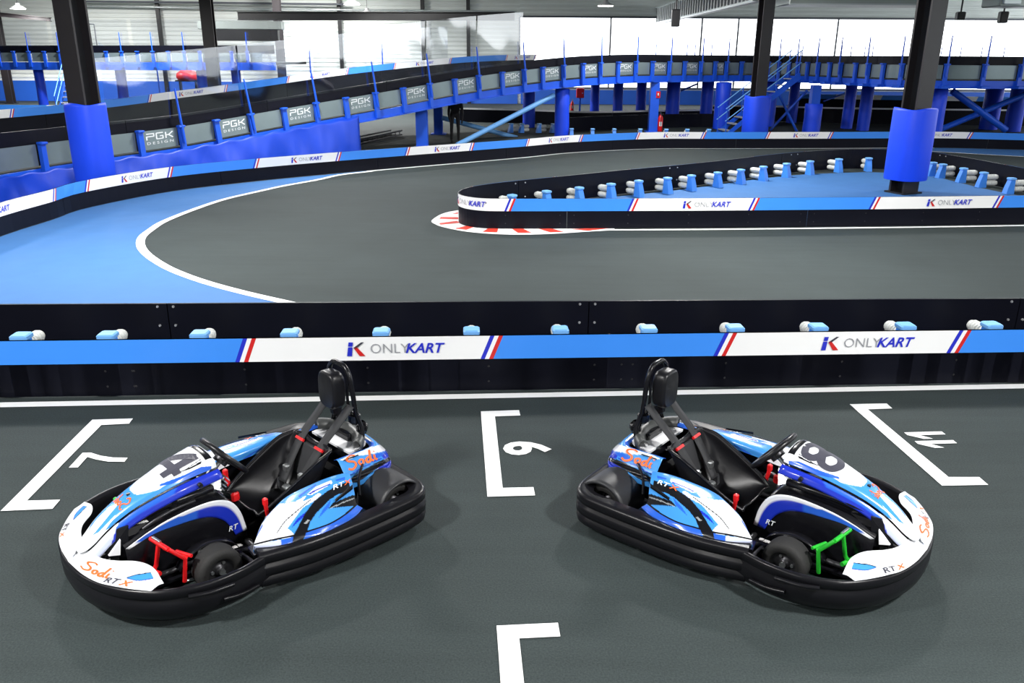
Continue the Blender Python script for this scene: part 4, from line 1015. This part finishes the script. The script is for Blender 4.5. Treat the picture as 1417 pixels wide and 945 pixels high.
    for s in (0, 1):
        w = surface('front_wing', GW, wcol, K, mirror=bool(s)); f = sampler(GW, bool(s))
        if s == 0:
            decal(SODI, lambda x, y: f(.86-x*.21, .16+y*.50), 'lettering', 'orange', w)
            decal(TXT['rt'], lambda x, y: f(.54-x*.13, .13+y*.25), 'lettering', 'ink', w); decal(TXT['x'], lambda x, y: f(.355-x*.13, .13+y*.25), 'lettering', 'orange', w)
        else:
            decal(TXT['rt'], lambda x, y: f(.35+x*.13, .13+y*.25), 'lettering', 'ink', w); decal(TXT['x'], lambda x, y: f(.535+x*.13, .13+y*.25), 'lettering', 'orange', w)
    # --- nose cone: shield with skirts
    ST = [(.955,.150,.585,.645),(1.0,.155,.582,.65),(1.17,.135,.553,.605),(1.37,.103,.492,.53),(1.48,.087,.442,.477),(1.56,.080,.395,.426),(1.63,.070,.338,.362),(1.675,.052,.306,.322),(1.70,.016,.290,.297)]
    stn = [[(x, w, ze), (x, w*.86, ze+(zc-ze)*.55), (x, w*.5, ze+(zc-ze)*.92), (x, 0, zc), (x, -w*.5, ze+(zc-ze)*.92), (x, -w*.86, ze+(zc-ze)*.55), (x, -w, ze)] for x, w, ze, zc in ST]
    GN = loft(stn, 26, 16)
    npaint = painter(100, 605, 5.4, WHT, [
        (LBL, [(430,395),(400,430),(150,735),(230,690),(325,580),(240,700),(300,668),(480,530),(640,440),(880,355),(870,300),(700,355),(640,395),(560,415),(480,432)]),
        (WHT, [(325,578),(250,690),(150,760),(215,690)]), (MBL, [(1040,215),(960,222),(830,285),(655,350),(650,368),(830,330),(1040,270)]),
        (BLK, [(775,270),(900,215),(965,175),(965,198),(880,238)]), (BLK, [(840,245),(900,205),(960,165)], 2.5)])
    def ncol(u, v, p):
        x, t = p.x, abs(v-.5)*2
        if .962 < x < 1.002 and t < .55: return BLK
        return npaint(u, v, p)
    nc = surface('nose_cone', GN, ncol, K); fN = sampler(GN, False, .003)
    # number plate: dark digit with thin outline
    u0 = lambda x: (x-.955)/.735
    vs, fs = TXT['k'+number]
    def onn(gx, gy, lift=.004):
        f_ = sampler(GN, False, lift); return f_
    NU = len(ST)-1
    def u_of_x(x):
        for i in range(NU):
            if ST[i][0] <= x <= ST[i+1][0]: return (i+(x-ST[i][0])/(ST[i+1][0]-ST[i][0]))/NU
        return 1.0
    def digit(k, lift, mat, grow):
        f_ = sampler(GN, False, lift); mb = MB()
        mb.add([f_(u_of_x(1.13-v.y*.27*grow), .5-v.x*.95*grow) for v in vs], fs); mb.build('race_number', mat, nc)
    # pale outlined field behind the digit is part of the cone paint; digit faces the front of the kart
    digit(number, .004, 'ink', 1.0)
    f5 = sampler(GN, False, .003)
    decal(SODI, lambda x, y: f5(u_of_x(1.47-y*.075), .70-(1-x/1.7)*.45), 'lettering', 'orange', nc)
    for s in (-1, 1):
        sk = [[(x-.0, (w+.006)*s, ze-.010), (x-.005, (w+.026)*s, ze-.026), (x-.01, (w+.040)*s, ze-.060)] for x, w, ze, zc in ST[:-1]]+[[(1.708, .010*s, .282), (1.722, .012*s, .270), (1.726, .014*s, .250)]]
        G = loft(sk, 12, 4)
        def scol(u, v, p):
            if p.x > 1.50+.06*v: return WHT if v < .6 else LAV
            if v < .12: return BLK
            return RBL if p.x < 1.2 or v > .5 else MBL
        surface('nose_skirt', G, scol, K)
        MB().cyl((1.08,.185*s,.535), (1.08,.205*s,.53), .013, n=10).build('skirt_bolt', 'col_black', K)
    MB().cyl((1.40,.0,.515), (1.40,.0,.527), .010, n=10).build('nose_bolt', 'col_black', K)
    # front uprights holding the nose cone
    for s in (-1, 1):
        MB().slab([(1.60,.10*s,.26),(1.50,.15*s,.25),(1.47,.14*s,.42),(1.52,.10*s,.40)], (0,.012*s,0)).build('nose_bracket', 'black_gloss', K)
        MB().slab([(1.585,.118*s,.275),(1.535,.140*s,.27),(1.52,.135*s,.355)], (0,.016*s,.0)).build('bracket_sticker', 'white_gloss', K)
    # --- centre tunnel with arc-shaped side graphics
    for s in (-1, 1):
        oc = [(1.515,.318),(1.40,.362),(1.28,.394),(1.12,.412),(1.0,.405),(.915,.362),(.865,.275),(.838,.15)]
        side = catmull([Vector((x, 0, z)) for x, z in oc], 6)
        rows = [[Vector((p.x, .185*s, .07)), Vector((p.x, .195*s, .07+(p.z-.07)*.5)), Vector((p.x, .185*s, p.z-.015)), Vector((p.x, .17*s, p.z)), Vector((p.x, .05*s, p.z+.006))] for p in side]
        mb = MB(); mb.grid(rows); mb.build('tunnel_side', 'black_gloss', K)
        # painted arc band standing just proud of the side
        ic = [(1.50,.310),(1.36,.345),(1.24,.345),(1.13,.338),(1.04,.315),(.975,.268),(.935,.205),(.912,.145)]
        A = catmull([Vector((x, .196*s, z)) for x, z in oc], 6); B = catmull([Vector((x, .200*s, z)) for x, z in ic], 6)
        G = [[a.lerp(b, k/8) for k in range(9)] for a, b in zip(A, B)]
        def acol(u, v, p): return WHT if v < (.10+.22*min(1, u*2)) or u < .06 else (MBL if u < .45 else RBL)
        ab = surface('arc_panel', G, acol, K, solid=.003)
        fa_ = sampler(G, False, .0); sg = 1 if s > 0 else -1
        mb = MB(); mb.add([Vector((.955-v.x*.045*sg-(.0 if sg > 0 else .045), .2045*s, .20+v.y*.045)) for v in TXT['rt'][0]], TXT['rt'][1]); mb.build('lettering', 'pgk', ab)
    MB().bbox((1.22,0,.25), (.62,.28,.26), .03).build('battery_box', 'black_gloss', K)
    MB().tube(catmull([(1.46,.10,.40),(1.3,.13,.445),(1.1,.135,.455),(.98,.10,.44)], 5), .022, 10).build('support_tube', 'black_gloss', K)
    MB().tube(catmull([(1.46,-.10,.40),(1.3,-.13,.445),(1.1,-.135,.455),(.98,-.10,.44)], 5), .022, 10).build('support_tube', 'black_gloss', K)
    MB().bbox((1.22,.13,.45), (.05,.06,.07), .01).build('clamp', 'black_gloss', K)
    MB().tube(catmull([(1.40,.15,.37),(1.32,.17,.41),(1.22,.16,.425),(1.1,.14,.42)], 5), .010, 8).build('cable', 'dark_metal', K)
    # --- steering
    wc = Vector((.838,0,.56)); nrm = Vector((-.76,0,.65)).normalized(); e2 = Vector((.65,0,.76)); e1 = Vector((0,1,0))
    sw = MB(); ring = []
    for i in range(40):
        a = 2*math.pi*i/40; r = .155; ring.append(wc+e1*(r*math.cos(a))+e2*(r*math.sin(a)*.97))
    sw.tube(ring, .0175, 10, closed=True); swo = sw.build('steering_wheel', 'seat', K)
    mb = MB()
    for a in (0.35, math.pi-.35, -math.pi/2): mb.tube([wc-nrm*.03, wc+e1*(.14*math.cos(a))+e2*(.14*math.sin(a))], .011, 8)
    mb.cyl(wc-nrm*.05, wc-nrm*.015, .045, n=16); mb.build('spokes', 'dark_metal', swo)
    MB().tube([wc-nrm*.04, wc-nrm*.30, Vector((1.10,0,.16))], .014, 10).build('steering_column', 'steel', K)
    for s in (-1, 1):
        MB().tube([(.98,.02*s,.42),(.93,.10*s,.36),(.90,.16*s,.10)], .013, 8).build('column_stay', 'steel', K)
        MB().slab([(.90,.055*s,.50),(.955,.06*s,.52),(.985,.10*s,.44),(.93,.11*s,.41)], (0,.01*s,.0)).build('column_bracket', 'steel', K)
    mb = MB()
    for i in range(5): mb.box((.885+.012*i, .09, .47-.018*i), (.006,.06,.03), M=Matrix.Rotation(.6, 3, 'Y'))
    mb.build('adjuster_grille', 'steel', K)
    # --- seat: moulded bucket
    seat_st = []
    for x, zc, wd_, rim, zr in [(.76,.19,.17,.20,.215),(.70,.13,.18,.22,.25),(.58,.10,.19,.235,.32),(.45,.10,.19,.24,.395),(.36,.16,.185,.24,.44),(.30,.27,.18,.23,.455),(.26,.38,.17,.215,.462),(.24,.455,.15,.19,.468)]:
        seat_st.append([(x, rim, zr), (x+.01, rim*.97, zr*.6+zc*.4), (x, wd_*.8, zc+.02), (x-.005, wd_*.35, zc), (x-.005, -wd_*.35, zc), (x, -wd_*.8, zc+.02), (x+.01, -rim*.97, zr*.6+zc*.4), (x, -rim, zr)])
    G = loft(seat_st, 6, 5); mb = MB(); mb.grid(G); so = mb.build('seat', 'seat', K, solid=.012)
    rim = [r[0] for r in G]+[p for p in G[-1]]+[r[-1] for r in G[::-1]]
    MB().tube(rim, .011, 8).build('seat_rim', 'black_gloss', so)
    MB().bbox((.295,0,.335), (.035,.22,.22), .015, M=Matrix.Rotation(-.42, 3, 'Y')).build('back_cushion', 'belt', so)
    # --- head hoop and pad
    hp = catmull([(.06,.21,.24),(.03,.20,.36),(-.02,.165,.50),(.0,.135,.62),(.015,.13,.78),(.02,.115,.87),(.02,.07,.925),(.02,0,.935),(.02,-.07,.925),(.02,-.115,.87),(.015,-.13,.78),(.0,-.135,.62),(-.02,-.165,.50),(.03,-.20,.36),(.06,-.21,.24)], 5)
    hoop = MB().tube(hp, .016, 10).build('head_hoop', 'black_gloss', K)
    for s in (-1, 1): MB().tube(catmull([(.02,.105*s,.88),(.025,.085*s,.74),(.02,.095*s,.64),(.0,.13*s,.58)], 4), .010, 8).build('inner_tube', 'black_gloss', hoop)
    rows = []
    for t, k in ((.0,.80),(.012,.95),(.03,1.0),(.075,1.0),(.092,.97),(.100,.90),(.101,.86),(.103,.0)):
        rows.append([Vector((.03+t, .092*k*math.copysign(abs(math.cos(a))**.55, math.cos(a)), .775+.125*k*math.copysign(abs(math.sin(a))**.55, math.sin(a)))) for a in [2*math.pi*i/36 for i in range(37)]])
    mb = MB(); mb.grid(rows); mb.build('head_pad', 'seat', K)
    # --- harness
    def strap(pts, w, name='shoulder_belt'):
        P = catmull([Vector(p) for p in pts], 6); rows = []
        for i, p in enumerate(P): rows.append([p+Vector((.004,w/2,0)), p+Vector((.007,0,.005)), p+Vector((.004,-w/2,0))])
        mb = MB(); mb.grid(rows); return mb.build(name, 'belt', K, solid=.003)
    for s in (-1, 1):
        st = strap([(.03,.125*s,.68),(.12,.12*s,.59),(.245,.115*s,.475),(.36,.10*s,.33),(.44,.08*s,.21)], .078)
        MB().box((.275,.112*s,.448), (.018,.085,.016), M=Matrix.Rotation(.8, 3, 'Y')).build('belt_clip', 'red', st)
        MB().bbox((.40,.09*s,.29), (.035,.05,.05), .008).build('buckle', 'steel', st)
        strap([(.36,.21*s,.18),(.43,.14*s,.20),(.48,.05*s,.19)], .045, 'lap_belt')
        MB().bbox((-.005,.105*s,.575), (.07,.075,.085), .02).build('belt_reel', 'black_gloss', K)
        MB().bbox((-.05,.12*s,.50), (.08,.08,.09), .03).build('hoop_clamp', 'black_gloss', K)
    MB().bbox((.455,0,.205), (.05,.07,.03), .01).build('buckle', 'steel', K)
    for s in (-1, 1):
        # red seat-adjust levers and lower stays
        MB().tube([(.72,.235*s,.20),(.735,.25*s,.30)], [.011,.014], 8).build('seat_lever', 'red', K)
        MB().bbox((.735,.25*s,.315), (.03,.03,.05), .008).build('lever_grip', 'red', K)
        MB().tube(catmull([(.66,.30*s,.14),(.70,.32*s,.23),(.76,.30*s,.24),(.80,.30*s,.12)], 4), .009, 8).build('lever_loop', 'steel', K)
        MB().tube(catmull([(.03,.20*s,.345),(.10,.33*s,.37),(.20,.43*s,.34),(.26,.52*s,.28)], 4), .009, 8).build('side_cable', 'black_gloss', K)
    MB().bbox((.845,.10,.33), (.05,.03,.06), .01).build('kill_switch', 'red', K)
    # --- side pods
    PODS = [((.976,.555,.268),(.981,.566,.270),(.976,.570,.258)),((.859,.435,.30),(.885,.604,.285),(.857,.645,.258)),((.758,.386,.33),(.785,.646,.287),(.742,.681,.258)),((.64,.355,.36),(.69,.660,.289),(.64,.700,.258)),
            ((.455,.351,.375),(.575,.674,.289),(.52,.695,.258)),((.335,.360,.38),(.45,.649,.289),(.397,.666,.258)),((.235,.378,.375),(.335,.60,.288),(.31,.62,.258))]
    pod = []
    for a, b, c in PODS:
        a, b, c = Vector(a), Vector(b), Vector(c); h = .03*min(1, (b-a).length*3.5)
        pod.append([a+Vector((0,-.015,-.05)), a, a.lerp(b,.33)+Vector((0,0,h)), a.lerp(b,.70)+Vector((0,0,h)), b, c, c+Vector((0,-.01,-.015))])
    GP = loft(pod, 34, 22)
    pcol = painter(345, 640, 7.5625, LBL, [
        (WHT, [(30,880),(60,790),(130,640),(250,490),(320,430),(420,425),(580,400),(660,365),(720,320),(760,330),(680,400),(560,470),(470,590),(400,690),(440,720),(465,750),(455,780),(250,820)]),
        (WHT, [(420,428),(520,330),(600,290),(560,350),(600,340),(560,400)]), (LBL, [(430,415),(500,330),(690,225),(560,330),(600,340),(480,410)]),
        (MBL, [(505,350),(600,285),(695,225),(705,238),(620,290),(530,365)]), (WHT, [(600,335),(700,250),(860,185),(872,215),(760,280),(650,340)]), (RBL, [(620,325),(660,300),(850,215),(852,226),(700,295),(640,332)]),
        (MBL, [(60,810),(110,690),(140,640),(140,665),(110,720)]), (MBL, [(900,180),(1000,150),(1000,180),(905,195)]), 
        (BLK, [(445,860),(458,770),(500,690),(590,520),(680,400),(800,310),(900,250),(1040,195),(1060,280),(920,340),(850,380),(700,530),(640,620),(605,720),(565,812)]),
        (MBL, [(720,582),(770,490),(858,382),(832,470),(765,540)]), (LBL, [(840,465),(920,380),(1070,300),(1075,330),(900,400)]),
        (BLK, [(828,482),(870,425),(1080,340),(1140,350),(1120,450),(900,472)]), (GRY, [(850,478),(1000,410),(1095,375)], 5), (GRY, [(568,640),(610,600),(635,600),(600,640)]),
        (BLK, [(290,735),(370,620),(470,530),(640,390)], 5), (RBL, [(433,692),(500,590),(592,515),(560,575)]),
        (LAV, [(30,875),(330,805),(340,880),(40,910)]), (MBL, [(330,812),(458,775),(448,870),(338,880)]), (MBL, [(565,830),(600,725),(830,648),(1010,550),(1190,400),(1190,520),(1100,590),(830,750)]),
        (BLK, [(30,862),(250,808),(460,765),(600,722),(830,645),(1000,545),(1110,450),(1150,400)], 9)])
    for s in (0, 1):
        po = surface('side_pod', GP, pcol, K, mirror=bool(s)); f6 = sampler(GP, bool(s)); sg = -1 if s == 0 else 1
        k_ = .10
        if s: decal(TXT['rt'], lambda x, y: f6(.925-x*k_, .375-y*.075), 'lettering', 'pgk', po); decal(TXT['x'], lambda x, y: f6(.79-x*k_, .375-y*.075), 'lettering', 'orange', po)
        else: decal(TXT['rt'], lambda x, y: f6(.775+x*k_, .375-y*.075), 'lettering', 'pgk', po); decal(TXT['x'], lambda x, y: f6(.905+x*k_, .375-y*.075), 'lettering', 'orange', po)
        # air scoop lip
        ys = -1 if s else 1
        MB().slab([(.30,.515*ys,.358),(.47,.585*ys,.352),(.47,.59*ys,.345),(.31,.53*ys,.348)], (0,0,.012)).build('air_scoop', 'black_gloss', po)
    # --- tail: painted side panels and grey rounded wing round the hoop
    tail = [(.25,.325),(.12,.325),(-.02,.325),(-.085,.29),(-.125,.19),(-.14,0)]
    tail = tail+[(x, -y) for x, y in tail[-2::-1]]
    tp = catmull([Vector((x, y, 0)) for x, y in tail], 10); rows = []
    for i, p in enumerate(tp):
        d = tp[min(i+1, len(tp)-1)]-tp[max(i-1, 0)]; d.normalize()
        nn = Vector((d.y, -d.x, 0)) if (Vector((d.y, -d.x, 0)).dot(p-Vector((.2,0,0)))) > 0 else Vector((-d.y, d.x, 0))
        rows.append([p-nn*.085+Vector((0,0,.412)), p-nn*.06+Vector((0,0,.425)), p-nn*.035+Vector((0,0,.422)), p+nn*.0+Vector((0,0,.385)), p+nn*.034+Vector((0,0,.343)), p+nn*.022+Vector((0,0,.333)), p+nn*.03+Vector((0,0,.305)), p+nn*.05+Vector((0,0,.295)), p+nn*.045+Vector((0,0,.25))])
    cols_ = [catmull(r, 8) for r in rows]
    tcol = painter(450, 590, 7.267, LBL, [
        (WHT, [(150,340),(220,300),(400,235),(590,170),(640,235),(600,245),(480,275),(300,300),(225,345)]),
        (RBL, [(560,300),(610,235),(660,230),(700,400),(560,460),(490,470),(600,330)]), (MBL, [(480,290),(560,262),(620,245),(560,310),(420,365)]),
        (RBL, [(240,495),(400,400),(540,335),(610,270)], 5), (BLK, [(200,560),(380,440),(500,370),(665,300),(670,335),(560,400),(480,455),(330,565)])])
    to = surface('tail_cowl', cols_, lambda u, v, p: (MBL if p.x > -.06 else GRY) if v < .17 else tcol(u, v, p), K, solid=.004)
    fT = sampler(cols_, False, .006)
    def tail_word(s):
        def g_(x, y):
            a = (x+.05)/1.75; b = .44-y*.22
            return fT(.03+.16*a, b) if s > 0 else fT(.81+.16*a, b)
        return g_
    for s in (1, -1): decal(SODI, tail_word(s), 'lettering', 'orange', to)
    rows = []
    for i in range(33):
        a = math.radians(112+136*i/32); c, sn = math.cos(a), math.sin(a)
        rows.append([Vector((.15+r*c*.82, r*sn*1.12, z)) for r, z in ((.255,.425),(.262,.455),(.25,.478),(.225,.482),(.195,.46),(.18,.43))])
    mb = MB(); mb.grid(rows); mb.build('tail_wing', 'tail_grey', K, solid=.004)
    mb = MB(); mb.prism([(.09+.2*math.cos(a), .22*math.sin(a)) for a in [math.radians(80+200*i/20) for i in range(21)]], .40, .415); mb.build('tail_deck', 'white_gloss', K)
    MB().bbox((-.02,0,.43), (.12,.18,.05), .01).build('control_box', 'black_gloss', K)
    MB().bbox((.16,.29,.37), (.14,.04,.10), .02).build('side_bracket', 'black_gloss', K); MB().bbox((.16,-.29,.37), (.14,.04,.10), .02).build('side_bracket', 'black_gloss', K)
    # --- pedals
    for s, mt, nm in ((1, 'red', 'brake_pedal'), (-1, 'green', 'throttle_pedal')):
        mb = MB(); T = [(1.39,.215*s,.335),(1.36,.37*s,.325)]
        mb.tube(T, .013, 8); mb.tube([(1.30,.31*s,.26),(1.26,.41*s,.26)], .010, 8)
        mb.tube([T[1],(1.29,.395*s,.25),(1.30,.37*s,.10)], .012, 8); mb.tube([(1.375,.28*s,.33),(1.40,.27*s,.20),(1.42,.26*s,.16)], .012, 8)
        mb.tube([(1.43,.215*s,.165),(1.40,.31*s,.165)], .013, 8); mb.tube([(1.36,.30*s,.30),(1.28,.40*s,.25)], .009, 8)
        po = mb.build(nm, mt, K)
        MB().tube([(1.385,.235*s,.35),(1.372,.30*s,.345)], .008, 8).build('pedal_grip', 'steel', po)
    MB().tube([(1.30,.37,.10),(1.20,.38,.09),(.95,.36,.10)], .008, 8).build('brake_rod', 'steel', K)
    MB().tube([(1.30,-.37,.10),(1.20,-.38,.09),(.95,-.36,.10)], .008, 8).build('throttle_cable', 'black_gloss', K)
    return K
kart((-1.095,5.038), math.radians(224.5), '4', 'blue and white go-kart numbered 4 with a red pedal showing, facing left')
kart((.929,5.085), math.radians(-39.0), '8', 'blue and white go-kart numbered 8 with a green pedal showing, facing right')
